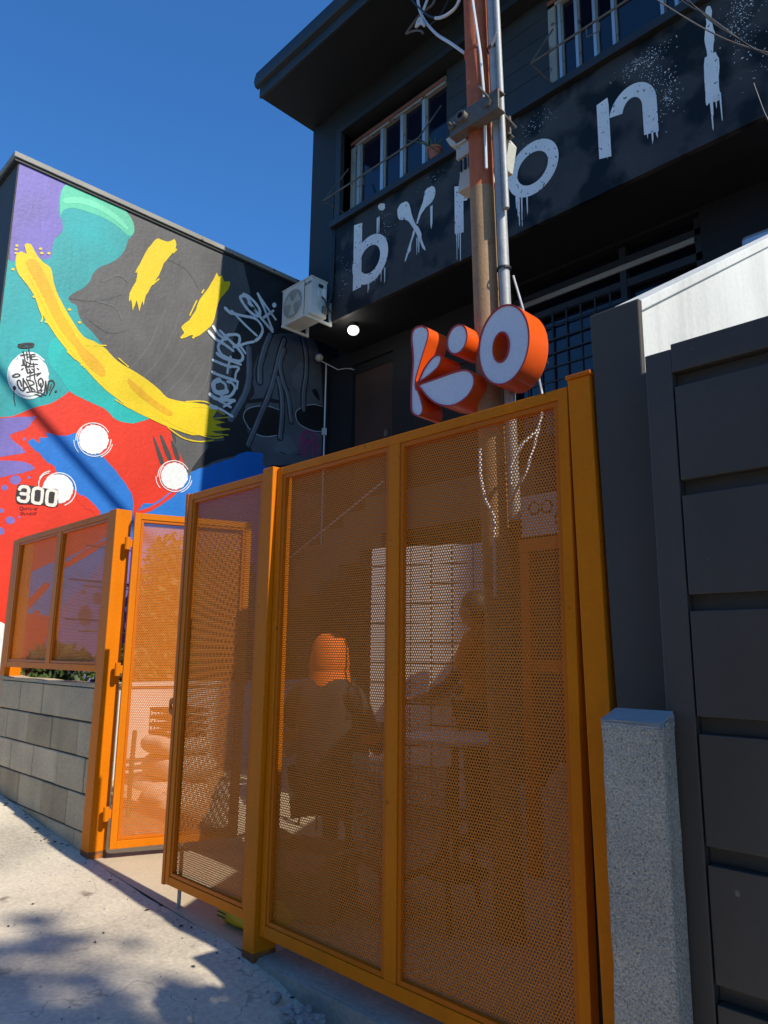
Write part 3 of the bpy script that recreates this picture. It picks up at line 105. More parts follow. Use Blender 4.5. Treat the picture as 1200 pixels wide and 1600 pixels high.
def V(*a): return Vector(a)
class G:
    """collects shapes, then links them as ONE mesh object"""
    def __init__(s): s.v = []; s.f = []
    def add(s, vs, fs):
        o = len(s.v); s.v += [tuple(v) for v in vs]; s.f += [tuple(i+o for i in f) for f in fs]; return s
    def box(s, x0, x1, y0, y1, z0, z1):
        return s.add([(x0,y0,z0),(x1,y0,z0),(x1,y1,z0),(x0,y1,z0),(x0,y0,z1),(x1,y0,z1),(x1,y1,z1),(x0,y1,z1)],
                     [(0,3,2,1),(4,5,6,7),(0,1,5,4),(1,2,6,5),(2,3,7,6),(3,0,4,7)])
    def obox(s, c, hx, hy, hz, rot=0.0, tilt=0.0, roll=0.0):
        m = Matrix.Translation(Vector(c)) @ Matrix.Rotation(rot, 4, 'Z') @ Matrix.Rotation(tilt, 4, 'Y') @ Matrix.Rotation(roll, 4, 'X')
        return s.add([m @ Vector((x*hx, y*hy, z*hz)) for z in (-1,1) for x, y in ((-1,-1),(1,-1),(1,1),(-1,1))],
                     [(0,3,2,1),(4,5,6,7),(0,1,5,4),(1,2,6,5),(2,3,7,6),(3,0,4,7)])
    def tube(s, pts, r, n=8, cap=True):
        pts = [Vector(p) for p in pts]; rs = r if isinstance(r, (list, tuple)) else [r]*len(pts)
        t0 = (pts[1]-pts[0]).normalized(); u = t0.orthogonal().normalized(); vs = []
        for i, p in enumerate(pts):
            t = ((pts[min(i+1, len(pts)-1)]-pts[max(i-1, 0)])).normalized()
            u = (u - t*u.dot(t)).normalized(); w = t.cross(u)
            vs += [p + (u*math.cos(2*math.pi*k/n) + w*math.sin(2*math.pi*k/n))*rs[i] for k in range(n)]
        fs = [(i*n+k, i*n+(k+1) % n, (i+1)*n+(k+1) % n, (i+1)*n+k) for i in range(len(pts)-1) for k in range(n)]
        if cap: fs += [tuple(reversed(range(n))), tuple(range((len(pts)-1)*n, len(pts)*n))]
        return s.add(vs, fs)
    def prism(s, poly, plane, a, b):
        """2D outline (x,z) extruded along y, or (y,z) along x, or (x,y) along z"""
        mk = {'xz': lambda p, t: (p[0], t, p[1]), 'yz': lambda p, t: (t, p[0], p[1]), 'xy': lambda p, t: (p[0], p[1], t)}[plane]
        n = len(poly); vs = [mk(p, a) for p in poly] + [mk(p, b) for p in poly]
        tris = tessellate_polygon([[Vector((p[0], p[1], 0)) for p in poly]])
        fs = [tuple(t) for t in tris] + [tuple(i+n for i in reversed(t)) for t in tris] + [(i, (i+1) % n, n+(i+1) % n, n+i) for i in range(n)]
        return s.add(vs, fs)
    def sheet(s, poly, plane, t):
        mk = {'xz': lambda p: (p[0], t, p[1]), 'yz': lambda p: (t, p[0], p[1]), 'xy': lambda p: (p[0], p[1], t)}[plane]
        tris = tessellate_polygon([[Vector((p[0], p[1], 0)) for p in poly]])
        return s.add([mk(p) for p in poly], [tuple(x) for x in tris])
    def lathe(s, prof, c=(0,0,0), n=20, axis='z'):
        vs = []
        for r, h in prof:
            for k in range(n):
                a = 2*math.pi*k/n; x, y = r*math.cos(a), r*math.sin(a)
                vs.append({'z': (c[0]+x, c[1]+y, c[2]+h), 'y': (c[0]+x, c[1]+h, c[2]+y), 'x': (c[0]+h, c[1]+x, c[2]+y)}[axis])
        fs = [(i*n+k, i*n+(k+1) % n, (i+1)*n+(k+1) % n, (i+1)*n+k) for i in range(len(prof)-1) for k in range(n)]
        return s.add(vs, fs)
    def ball(s, c, rx, ry=None, rz=None, n=16, m=9):
        ry = ry or rx; rz = rz or rx
        prof = [(max(1e-4, math.sin(math.pi*i/m)), -math.cos(math.pi*i/m)) for i in range(m+1)]
        vs = [(c[0]+rx*r*math.cos(2*math.pi*k/n), c[1]+ry*r*math.sin(2*math.pi*k/n), c[2]+rz*h) for r, h in prof for k in range(n)]
        return s.add(vs, [(i*n+k, i*n+(k+1) % n, (i+1)*n+(k+1) % n, (i+1)*n+k) for i in range(m) for k in range(n)])
    def build(s, name, m, parent=None, bevel=0.0, smooth=False, kind=None, fix=True, label=None):
        o0 = ORG.get(parent.name, (0, 0, 0)) if parent else (0, 0, 0)
        me = bpy.data.meshes.new(name)
        me.from_pydata([((v[0]-o0[0])*S, (v[1]-o0[1])*S, (v[2]-o0[2])*S) for v in s.v], [], s.f); me.update()
        if fix:
            bm = bmesh.new(); bm.from_mesh(me); bmesh.ops.recalc_face_normals(bm, faces=bm.faces); bm.to_mesh(me); bm.free()
        if smooth:
            me.polygons.foreach_set('use_smooth', [True]*len(me.polygons))
            try: me.set_sharp_from_angle(angle=R(40))
            except Exception: pass
        ob = bpy.data.objects.new(name, me); COL.objects.link(ob)
        me.materials.append(m if not isinstance(m, str) else MATS[m])
        if parent: ob.parent = parent
        if bevel:
            b = ob.modifiers.new('bevel', 'BEVEL'); b.width = bevel*S; b.segments = 2; b.limit_method = 'ANGLE'; b.angle_limit = R(40)
        if kind: ob['kind'] = kind
        if label: ob['label'] = label
        return ob

ORG = {}
def thing(name, label, cat, loc=(0,0,0), rotz=0.0, group=None, local=False, kind=None):
    o = bpy.data.objects.new(name, None); COL.objects.link(o); o.empty_display_size = 0.1
    o.location = Vector(loc)*S; o.rotation_euler = (0, 0, rotz)
    ORG[o.name] = (0, 0, 0) if local else tuple(loc)
    if label: o['label'] = label
    if cat: o['category'] = cat
    if group: o['group'] = group
    if kind: o['kind'] = kind
    return o
def tag(o, label, cat, group=None):
    o['label'] = label; o['category'] = cat
    if group: o['group'] = group
    return o
def structure(o): o['kind'] = 'structure'; return o
def share(o, name, parent, dx=0.0, dy=0.0, dz=0.0, rot=None):
    """another object on the same mesh, moved by (dx,dy,dz)"""
    c = o.copy(); c.name = name; COL.objects.link(c); c.parent = parent
    c.location = o.location + Vector((dx, dy, dz))*S
    if rot: c.rotation_euler = rot
    return c

def catmull(pts, closed, k=4):
    n = len(pts); out = []
    rng = range(n) if closed else range(n-1)
    for i in rng:
        g = (lambda j: pts[j % n]) if closed else (lambda j: pts[min(max(j, 0), n-1)])
        p0, p1, p2, p3 = g(i-1), g(i), g(i+1), g(i+2)
        for q in range(k):
            t = q/k
            out.append(tuple(0.5*(2*p1[a] + (p2[a]-p0[a])*t + (2*p0[a]-5*p1[a]+4*p2[a]-p3[a])*t*t + (3*p1[a]-p0[a]-3*p2[a]+p3[a])*t**3) for a in (0, 1)))
    if not closed: out.append(tuple(pts[-1]))
    return out
def ribbon(g, pts, w, plane, t0, rnd):
    """a brush stroke of even width with round ends; each step lies a hair above the one before"""
    p = catmull(pts, False, 5) if len(pts) > 2 else list(pts)
    if len(p) == 2: p = [p[0], ((p[0][0]+p[1][0])/2, (p[0][1]+p[1][1])/2), p[1]]
    L = []; n = len(p)
    for i in range(n):
        a, b = p[max(i-1, 0)], p[min(i+1, n-1)]
        dx, dy = b[0]-a[0], b[1]-a[1]; d = math.hypot(dx, dy) or 1
        ww = w/2*(1+rnd.uniform(-.12, .12)); L.append((p[i], -dy/d*ww, dx/d*ww, dx/d, dy/d))
    mk = {'xz': lambda a, b, t: (a, t, b), 'yz': lambda a, b, t: (t, a, b)}[plane]
    vs = []; fs = []
    (c, nx, ny, tx, ty) = L[0]
    for k in range(5):
        a = math.pi/2 + math.pi*k/4
        vs.append(mk(c[0]+nx*math.sin(a)+tx*w/2*math.cos(a), c[1]+ny*math.sin(a)+ty*w/2*math.cos(a), t0))
    fs.append((0, 1, 2, 3, 4))
    base = len(vs)
    for i, (c, nx, ny, tx, ty) in enumerate(L):
        t = t0 + i*4e-7*TS
        vs += [mk(c[0]+nx, c[1]+ny, t), mk(c[0]-nx, c[1]-ny, t)]
    fs += [(base+2*i, base+2*i+1, base+2*i+3, base+2*i+2) for i in range(n-1)]
    (c, nx, ny, tx, ty) = L[-1]; b2 = len(vs)
    for k in range(5):
        a = math.pi/2 - math.pi*k/4
        vs.append(mk(c[0]+nx*math.sin(a)+tx*w/2*math.cos(a), c[1]+ny*math.sin(a)+ty*w/2*math.cos(a), t0))
    fs.append((b2, b2+1, b2+2, b2+3, b2+4))
    g.add(vs, fs)
TS = 1.0
def rough_outline(pts, rough, rnd):
    p = catmull(pts, True, 2 if rough else 4)
    if not rough: return p
    n = len(p); out = []
    for i in range(n):
        a, b = p[i-1], p[(i+1) % n]; dx, dy = b[0]-a[0], b[1]-a[1]; d = math.hypot(dx, dy) or 1
        k = rnd.uniform(-1, 1)*rough; out.append((p[i][0]-dy/d*k, p[i][1]+dx/d*k))
    return out

def perforated(w, h, pitch=0.0144, hole=0.312, th=0.0011):
    """sheet of steel, w wide and h high in its own XZ plane, with real hexagonally spaced holes"""
    import numpy as np
    rp = pitch*math.sqrt(3)/2
    nx, nz = int(w/pitch)+1, int(h/rp)+1
    X, Z = np.meshgrid(np.arange(nx), np.arange(nz)); cx = (X*pitch + (Z % 2)*pitch/2).ravel(); cz = (Z*rp).ravel()
    ang = np.radians(30+60*np.arange(6)); oc = np.stack([np.cos(ang), np.sin(ang)], 1)*pitch/math.sqrt(3); ic = np.stack([np.cos(ang), np.sin(ang)], 1)*hole*pitch*1.07
    c = np.stack([cx, cz], 1)[:, None, :]
    O = c+oc; I = c+ic; N = len(cx)
    ver = np.zeros((N, 18, 3), dtype=np.float32)
    ver[:, :6, 0] = O[..., 0]; ver[:, :6, 2] = O[..., 1]; ver[:, 6:12, 0] = I[..., 0]; ver[:, 6:12, 2] = I[..., 1]
    ver[:, 12:, 0] = I[..., 0]; ver[:, 12:, 2] = I[..., 1]; ver[:, 12:, 1] = th
    k = np.arange(6); k1 = (k+1) % 6
    q = np.concatenate([np.stack([k, k1, k1+6, k+6], 1), np.stack([k+6, k1+6, k1+12, k+12], 1)])
    F = (q[None]+(np.arange(N)*18)[:, None, None]).reshape(-1, 4)
    ver[..., 0] = np.clip(ver[..., 0], 0, w); ver[..., 2] = np.clip(ver[..., 2], 0, h)
    me = bpy.data.meshes.new('perforated_sheet')
    me.vertices.add(N*18); me.vertices.foreach_set('co', (ver*S).ravel())
    me.loops.add(F.size); me.loops.foreach_set('vertex_index', F.ravel().astype(np.int32))
    me.polygons.add(len(F)); me.polygons.foreach_set('loop_start', np.arange(0, F.size, 4, dtype=np.int32)); me.polygons.foreach_set('loop_total', np.full(len(F), 4, dtype=np.int32))
    me.update(calc_edges=True); me.validate(); me.materials.append(MATS['orange sheet'])
    return me
def put_mesh(me, name, parent, x, y, z):
    o = bpy.data.objects.new(name, me); COL.objects.link(o); o.parent = parent
    g0 = ORG.get(parent.name, (0, 0, 0)); o.location = ((x-g0[0])*S, (y-g0[1])*S, (z-g0[2])*S); return o

def skinned(name, pts, edges, m, parent, root=0, sub=2):
    """one continuous surface grown round a skeleton; pts = [(x,y,z,r)]"""
    o0 = ORG.get(parent.name, (0, 0, 0))
    me = bpy.data.meshes.new(name); me.from_pydata([((p[0]-o0[0])*S, (p[1]-o0[1])*S, (p[2]-o0[2])*S) for p in pts], edges, [])
    ob = bpy.data.objects.new(name, me); COL.objects.link(ob); ob.parent = parent; me.materials.append(MATS[m])
    sk = ob.modifiers.new('skin', 'SKIN'); sk.use_smooth_shade = True
    if not me.skin_vertices: me.attributes
    lay = me.skin_vertices[0].data
    for i, p in enumerate(pts):
        r = p[3] if isinstance(p[3], tuple) else (p[3], p[3]); lay[i].radius = (r[0]*S, r[1]*S); lay[i].use_root = (i == root)
    ss = ob.modifiers.new('sub', 'SUBSURF'); ss.levels = sub; ss.render_levels = sub
    return ob
NEAR = [(0.2, -.42, 3.15, .36, .20, .25, 700), (0.65, -.50, 3.2, .42, .26, .28, 900), (1.15, -.55, 3.2, .42, .3, .3, 900), (1.6, -.6, 3.2, .4, .35, .3, 900)]
TREE = [(10.6, -.10, 14.6, .8, .28, .6, 60), (11.5, -.30, 15.2, .8, .28, .6, 80), (10.9, -.62, 15.0, .9, .25, .6, 110), (12.2, -.55, 15.8, .9, .25, .6, 110), (11.4, -1.0, 15.4, 1.0, .25, .6, 120), (10.2, -.9, 14.6, .6, .25, .5, 60), (12.6, -.95, 15.9, .9, .3, .6, 90), (11.9, -1.5, 15.8, 1.1, .3, .7, 120), (10.6, -1.4, 14.8, .8, .3, .6, 80), (12.8, -2.0, 15.2, 1.3, .6, .8, 200), (11.2, -2.5, 15.0, 1.2, .6, .8, 200), (12.2, -3.2, 14.8, 1.4, .8, .9, 320), (9.8, -3.0, 14.2, 1.2, .7, .8, 260), (10.4, -3.4, 12.6, 1.2, .8, .8, 260)]
def catmull3(pts, k=5):
    n = len(pts); out = []
    for i in range(n-1):
        p0, p1, p2, p3 = pts[max(i-1, 0)], pts[i], pts[i+1], pts[min(i+2, n-1)]
        for q in range(k):
            t = q/k; out.append(tuple(0.5*(2*p1[a]+(p2[a]-p0[a])*t+(2*p0[a]-5*p1[a]+4*p2[a]-p3[a])*t*t+(3*p1[a]-p0[a]-3*p2[a]+p3[a])*t**3) for a in range(3)))
    return out+[tuple(pts[-1])]

# ------------------------------------------------------------------ materials
OR = (0.68, 0.180, 0.0025)
mat('orange paint', OR, .5, spec=.12, var=.09, fine=.05, bump=.15, bs=240, bumpdist=.001, streak=.07, spots=(lin(105,62,28), 26, .715))
mat('orange sheet', (0.64, 0.182, 0.018), .55, spec=.16, var=.05, fine=.02, bump=0)
mat('orange trim', (0.58, 0.135, 0.002), .48, spec=.2, var=.06, fine=.03, bump=.1, bs=200, bumpdist=.001)
mat('gate grey', (0.060, 0.050, 0.042), .5, var=.16, vs=1.2, fine=.05, bump=.18, bs=160, bumpdist=.001, streak=.10, spots=(lin(120,116,108), 22, .735))
mat('pillar grey', (0.060, 0.051, 0.042), .72, var=.18, vs=1.6, fine=.04, bump=.25, bs=50, bumpdist=.003, streak=.04, spots=(lin(160,160,155), 11, .77))
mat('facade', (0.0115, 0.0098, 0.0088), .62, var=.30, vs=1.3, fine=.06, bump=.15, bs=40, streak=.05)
mat('sign band', (0.048, 0.042, 0.037), .6, var=.35, vs=3.5, fine=.08, bump=.1, bs=40, spots=((.005,.005,.005), 2.6, .47), soft=9, spec=.3)
mat('siding', (0.032, 0.029, 0.027), .5, var=.15, fine=.05)
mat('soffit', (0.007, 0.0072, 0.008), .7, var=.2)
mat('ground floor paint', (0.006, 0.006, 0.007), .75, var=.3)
mat('gutter', (0.010, 0.010, 0.011), .45, var=.3, spots=(lin(70,50,35), 20, .68))
mat('fascia', (0.020, 0.021, 0.023), .5, var=.2)
mat('glass dark', (0.004, 0.006, 0.016), .06, var=.2, fine=0, bump=.02, bs=3, spec=.7)
mat('curtain', (0.012, 0.02, 0.07), .8, var=.4)
mat('aluminium', (0.50, 0.53, 0.56), .35, .55, var=.1, fine=.04, bump=.05)
mat('window frame', (0.28, 0.26, 0.22), .6, var=.25, fine=.08, spots=(lin(90,50,30), 10, .62))
mat('rusty lintel', (0.22, 0.06, 0.025), .8, var=.3)
mat('concrete ground', (0.56, 0.48, 0.365), .92, var=.26, vs=1.7, fine=.17, fs=55, bump=.7, bs=110, bumpdist=.004, spots=(lin(128,117,98), 5.5, .66), cracks=.42)
mat('yard concrete', (0.50, 0.40, 0.27), .9, var=.14, vs=1.0, fine=.08, bump=.4, bs=40)
mat('kerb concrete', (0.29, 0.265, 0.225), .92, var=.22, vs=4, fine=.12, fs=50, bump=.9, bs=40, bumpdist=.008)
mat('aggregate', (0.42, 0.37, 0.30), .95, var=.30, vs=3.2, fine=.45, fs=200, bump=1.0, bs=150, bumpdist=.010, streak=.06, spots=(lin(96,92,84), 190, .57), soft=6)
mat('cement top', (0.36, 0.35, 0.33), .8, var=.12, vs=9, fine=.06, bump=.3)
mat('block', (0.46, 0.385, 0.26), .95, var=.20, vs=3.0, fine=.14, fs=70, bump=.8, bs=75, bumpdist=.006, streak=.09)
mat('block light', (0.54, 0.455, 0.315), .95, var=.20, vs=3.0, fine=.14, fs=70, bump=.8, bs=75, bumpdist=.006, streak=.09)
mat('block dark', (0.37, 0.30, 0.19), .95, var=.22, vs=3.0, fine=.14, fs=70, bump=.8, bs=75, bumpdist=.006, streak=.12)
mat('mortar', (0.07, 0.055, 0.035), .95, var=.25, fine=.1)
mat('white wall', (0.60, 0.60, 0.57), .85, var=.16, vs=1.1, fine=.05, bump=.4, bs=35, streak=.13)
mat('white tile', (0.82, 0.74, 0.64), .35, var=.05, bump=.03)
mat('dark void', (0.012, 0.010, 0.009), .9, var=.2)
mat('brown wall', (0.17, 0.07, 0.03), .9, var=.3)
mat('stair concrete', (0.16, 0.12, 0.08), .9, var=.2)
mat('door brown', (0.045, 0.022, 0.015), .6, var=.4, vs=2)
mat('foot rust', (0.20, 0.07, 0.02), .85, var=.4, vs=9, fine=.2, bump=.5, spots=((.60,.17,.004), 10, .52), soft=9)
mat('rust', (0.44, 0.105, 0.035), .75, var=.16, vs=7, fine=.12, fs=40, bump=.35, bs=60, spots=(lin(205,140,100), 12, .69))
mat('pole primer', (0.34, 0.20, 0.095), .7, var=.22, vs=4, fine=.12, fs=60, bump=.4, bs=70, spots=(lin(110,75,45), 9, .64))
mat('galvanised', (0.36, 0.355, 0.34), .6, .25, var=.14, vs=9, fine=.12, fs=70, bump=.05)
mat('old galvanised', (0.14, 0.125, 0.105), .65, .35, var=.3, vs=6, fine=.14, spots=(lin(120,70,40), 10, .62))
mat('beige plastic', (0.55, 0.52, 0.43), .55, var=.12, spots=(lin(120,100,75), 12, .66))
mat('ac white', (0.58, 0.58, 0.52), .5, var=.10, vs=4, fine=.03, streak=.05)
mat('ac dark', (0.12, 0.105, 0.06), .6, var=.3)
mat('black rubber', (0.012, 0.012, 0.013), .55, var=.2)
mat('white cable', (0.62, 0.62, 0.62), .5, var=.1)
mat('sign orange', (0.82, 0.10, 0.006), .35, var=.05, bump=0, coat=.2)
mat('sign rim', (0.50, 0.025, 0.012), .35, var=.05, bump=0)
mat('sign face', (0.80, 0.77, 0.76), .3, var=.03, bump=0)
mat('terracotta', (0.34, 0.10, 0.055), .8, var=.15)
mat('leaf green', (0.060, 0.095, 0.022), .6, var=.5, vs=5, fine=.2)
mat('leaf tree', (0.045, 0.085, 0.022), .6, var=.4, vs=3)
mat('bark', (0.12, 0.09, 0.06), .9, var=.3)
mat('cardboard', (0.33, 0.20, 0.10), .85, var=.12)
mat('black plastic', (0.016, 0.014, 0.012), .5, var=.2)
mat('yellow bag', (0.62, 0.50, 0.02), .5, var=.15, fine=.05)
mat('skin tone', (0.36, 0.18, 0.11), .55, var=.06)
mat('hair', (0.018, 0.012, 0.010), .6, var=.2)
mat('vest orange', (0.92, 0.16, 0.006), .7, var=.08)
mat('dark cloth', (0.035, 0.028, 0.028), .85, var=.25)
mat('lilac cloth', (0.36, 0.30, 0.36), .85, var=.15)
mat('rubble', (0.30, 0.30, 0.28), .95, var=.3, vs=8, fine=.2, bump=.8)
mat('clear plastic', (0.42, 0.38, 0.36), .25, var=.2, spec=.8)
mat('mesh grey', (0.30, 0.27, 0.24), .5, .2, var=.1)
mat('sack cloth', (.62,.56,.46), .9, var=.2, vs=4, fine=.1, bump=.7, bs=14, bumpdist=.02)
mat('house beige', (.52,.42,.30), .9, var=.15)
mat('house ochre', (.50,.33,.17), .9, var=.15)
mat('asphalt', (0.17, 0.15, 0.125), .95, var=.2, bump=.6)
mat('dry leaf', (0.05, 0.035, 0.02), .9, var=.3)
mat('green hose', (0.02, 0.22, 0.14), .5, var=.1)
K = 0.80
PAINT = {}
for nm, c, v in (('base', (97,94,93), .16), ('purple', (128,112,190), .16), ('purpledark', (120,60,100), .1), ('teal', (38,168,168), .12), ('brightteal', (10,186,178), .12),
                 ('mint', (92,205,165), .10), ('mintlite', (120,225,180), .1), ('red', (238,48,8), .08), ('blue', (24,122,212), .10), ('grey', (72,70,70), .14), ('greylite', (105,102,101), .1),
                 ('greydark', (92,89,88), .1), ('white', (246,246,242), .03), ('cream', (245,236,222), .03), ('ink', (18,18,20), .1), ('inkwarm', (52,44,46), .1), ('yellow', (248,212,0), .07),
                 ('amber', (244,184,0), .10), ('darkred', (120,20,8), .1)):
    PAINT[nm] = mat('wall paint '+nm, lin(*c, K), .55, var=v*1.7, vs=1.8, fine=.04, fs=26, bump=.45, bs=30, bumpdist=.005, brush=v*.6)
for nm, c, v in (('black', (.013,.014,.017), .3), ('face', (.085,.094,.105), .35), ('facelite', (.11,.12,.135), .3), ('strand', (.10,.113,.13), .3), ('strandlite', (.17,.19,.215), .25),
                 ('rim', (.42,.43,.45), .1), ('magenta', (.32,.012,.12), .1), ('lettr', (.78,.74,.68), .10)):
    PAINT[nm] = mat('wall paint '+nm, c, .6, var=v, vs=2.6, fine=.04, fs=30, bump=.3, bs=30, bumpdist=.003,
                    spots=((.04,.04,.045), 30, .62) if nm == 'lettr' else None)
lamp = bpy.data.materials.new('lit globe'); lamp.use_nodes = True
lb = lamp.node_tree.nodes['Principled BSDF']; lb.inputs['Base Color'].default_value = (.8,.8,.78,1); lb.inputs['Emission Color'].default_value = (1,.97,.9,1); lb.inputs['Emission Strength'].default_value = 1.1
MATS['lit globe'] = lamp

# ------------------------------------------------------------------ ground
def gz(x, y=-1.0):
    k = [(-40, 1.6), (-12, .70), (-7.64, .29), (-5.58, .10), (-3.53, 0.0), (-2.9, -.10), (-2.3, -.17), (0, -.33), (6, -.7), (40, -1.6)]
    for (a, za), (b, zb) in zip(k, k[1:]):
        if x <= b: return za + (zb-za)*max(0, (x-a))/(b-a)
    return -1.6
def sheet_grid(name, xs, ys, zf, m, kind='structure'):
    g = G(); vs = [(x, y, zf(x, y)) for y in ys for x in xs]; n = len(xs)
    g.add(vs, [(j*n+i, j*n+i+1, (j+1)*n+i+1, (j+1)*n+i) for j in range(len(ys)-1) for i in range(n-1)])
    o = g.build(name, m, fix=False, smooth=False); o['kind'] = kind; return o
XS = [-110, -60, -40, -25, -16]+[-12+.1*i for i in range(0, 161)]+[6, 10, 20, 40, 60, 110]
rr = random.Random(3)
wob = {}
def bump_z(x, y):
    return .006*math.sin(3.1*x+1.3*y)+.005*math.sin(5.7*y-2.2*x)+.003*math.sin(11*x+7*y)
sheet_grid('ground', [-110, -60, -30, -16, -12, -7.6, -5.6, -3.5, -2.3, 0, 6, 20, 60, 110], [-110, -40, -12, -4, 0, 6, 20, 60, 110], lambda x, y: gz(x)-.22, 'concrete ground')
YS = [-3.6+.1*i for i in range(0, 37)]
sheet_grid('sidewalk', XS[3:-3], YS, lambda x, y: gz(x)+(bump_z(x, y) if -12 < x < 4 else 0), 'concrete ground')
g = G()
for a, b in zip(range(-12, 6), range(-11, 7)):
    g.add([(a, -3.75, gz(a)+.004), (b, -3.75, gz(b)+.004), (b, -3.6, gz(b)+.012), (a, -3.6, gz(a)+.012), (a, -3.77, gz(a)-.16), (b, -3.77, gz(b)-.16)], [(0,1,2,3), (4,5,1,0)])
structure(g.build('kerb', 'kerb concrete'))
sheet_grid('road', XS[2:-2:6]+[110], [-14, -10, -7, -3.77], lambda x, y: gz(x)-.14, 'asphalt')
sheet_grid('yard_floor', [-9.4+.1*i for i in range(0, 83)], [0+.1*i for i in range(0, 54)], lambda x, y: min(max(gz(x), .02), .16)+.3*bump_z(x, y)*(1 if y > .2 else 0), 'yard concrete')
# raised concrete sill under the fixed gate
g = G()
n = 24; xs = [-3.47+(2.4)*i/n for i in range(n+1)]
vs = []
for i, x in enumerate(xs):
    w = rr.uniform(-.007, .007)
    vs += [(x, -.03+w*.7, -.6), (x, -.012+w, .012+rr.uniform(-.004, .004)), (x, .015+w, .026), (x, .25, .03)]
fs = [(i*4+k, (i+1)*4+k, (i+1)*4+k+1, i*4+k+1) for i in range(n) for k in range(3)]
g.add(vs, fs+[(0, 1, 2, 3)])
structure(g.build('threshold_step', 'kerb concrete', smooth=True))

# ------------------------------------------------------------------ mural building at the left
mb = thing('mural_building', 'windowless building whose long side wall carries the colourful painted mural', 'building', (-12, 5, 0))
XM = -9.4
g = G().box(-17, XM, 0, 12, -.5, 7.83); g.build('wall', PAINT['base'], mb)
g = G().box(-17.03, XM-.3, -.012, -.002, -.5, 7.8).box(-17.03, XM, -.012, -.002, -.5, 7.8); 
G().box(-17.03, XM-.004, -.014, -.003, -.5, 7.82).build('front_facing', 'pillar grey', mb)
G().box(-17.08, XM+.022, -.06, 12, 7.83, 7.87).build('drip_edge', 'black rubber', mb)
G().box(-17.1, XM+.045, -.08, 12, 7.87, 7.945).build('coping', 'window frame', mb, bevel=.008)
rnd = random.Random(11)
k = 0; joined = {}
names = {'purple': 'purple_patch', 'teal': 'teal_patch', 'brightteal': 'teal_patch', 'mint': 'mint_patch', 'mintlite': 'mint_streak', 'red': 'red_patch', 'blue': 'blue_patch', 'purpledark': 'purple_dot',
         'grey': 'grey_spike', 'black': 'black_patch', 'face': 'painted_face', 'facelite': 'face_highlight', 'ink': 'painted_lens', 'white': 'white_disc', 'yellow': 'yellow_stroke', 'amber': 'amber_streak', 'inkwarm': 'dark_spot',
         'cream': 'stencil_numeral', 'lettr': 'painted_letter'}
small = {}
for c, l, r, pts in MURAL_POLYS:
    k += 1; x = XM+.0014*l+.000003*k
    ys = [p[0] for p in pts]; zs = [p[1] for p in pts]
    out = rough_outline(pts, r*.55, rnd)
    out = [(min(max(a, .001), 11.9), min(b, 7.825)) for a, b in out]
    nm = names.get(c, 'paint_patch')
    if max(ys)-min(ys) < .22 and max(zs)-min(zs) < .3: nm = {'yellow': 'yellow_splash', 'purple': 'purple_dot', 'inkwarm': 'ink_spot', 'white': 'white_dot'}.get(c, nm)
    G().sheet(out, 'yz', x).build(nm, PAINT[c], mb, fix=False)
sn = {('white', 8): 'graffiti_stroke', ('white', 5): 'brush_ring', ('white', 6): 'brush_ring', ('inkwarm', 7): 'signature_stroke', ('cream', 9): 'numeral_stroke', ('darkred', 5): 'scrawl_stroke',
      ('magenta', 7): 'magenta_scribble', ('rim', 5): 'lens_rim', ('black', 5): 'strand_outline', ('strand', 6): 'painted_strand', ('strandlite', 7): 'strand_highlight', ('greylite', 2): 'grey_brushwork', ('greydark', 2): 'grey_brushwork', ('yellow', 6): 'yellow_fringe', ('ink', 4): 'face_line'}
for c, l, w, tp, pts in MURAL_STROKES:
    k += 1; x = XM+.0014*l+.000003*k
    g = G(); pts = [(max(a, .01), b) for a, b in pts]
    ribbon(g, pts, w, 'yz', x, rnd); g.build(sn.get((c, l), 'paint_stroke'), PAINT[c], mb, fix=False)
# wire trellis and conduit on the mural wall
t = thing('conduit_pipe', 'thin pale conduit running down the corner between mural wall and house', 'conduit', (XM+.08, 5.2, 4))
G().tube([(XM+.06, 5.2, 6.6), (XM+.06, 5.2, 2.5)], .014, 6).build('pipe', 'white cable', t, smooth=True)
G().box(XM+.03, XM+.09, 5.17, 5.23, 5.3, 5.42).build('clip', 'white cable', t)
t = thing('trellis', 'wire trellis with thin posts standing before the mural behind the planter', 'trellis', (-9.0, 2.5, 1.2))
for y in (1.75, 3.4): G().box(-9.02, -8.98, y, y+.035, 1.0, 3.0).build('post', 'old galvanised', t)
for i, z in enumerate((1.35, 1.85, 2.4, 2.9)): G().tube([(-9.0, 1.15, z), (-9.0, 2.5, z-.02), (-9.0, 5.0, z)], .009, 5).build('wire', 'black rubber', t)
# side planter wall along the mural and its shrubs
pl = thing('planter_wall', 'low pale planter wall along the foot of the mural inside the yard', 'planter', (-8.5, 2.9, 0))
G().box(-8.62, -8.45, .9, 5.2, 0, 1.2).build('wall', 'white wall', pl, bevel=.01)
G().box(-8.66, -8.41, .88, 5.2, 1.2, 1.245).build('cap', 'white wall', pl, bevel=.006)
G().box(-9.39, -8.62, .6, 5.2, .2, 1.1).build('soil', 'bark', pl)
def leaves(c, rad, n, size, rnd, flat=1.0):
    g = G()
    for i in range(n):
        while True:
            p = Vector((rnd.uniform(-1, 1), rnd.uniform(-1, 1), rnd.uniform(-1, 1)))
            if p.length < 1: break
        p = Vector((p.x*rad[0], p.y*rad[1], p.z*rad[2]))+Vector(c)
        a = Vector((rnd.gauss(0, 1), rnd.gauss(0, 1), rnd.gauss(0, .6))).normalized(); b = a.orthogonal().normalized()
        q = Matrix.Rotation(rnd.uniform(0, 6.28), 3, a); b = q @ b; s = size*rnd.uniform(.6, 1.3); e = a.cross(b)
        g.add([p-b*s, p+e*s*.45, p+b*s, p-e*s*.45], [(0, 1, 2, 3)])
    return g
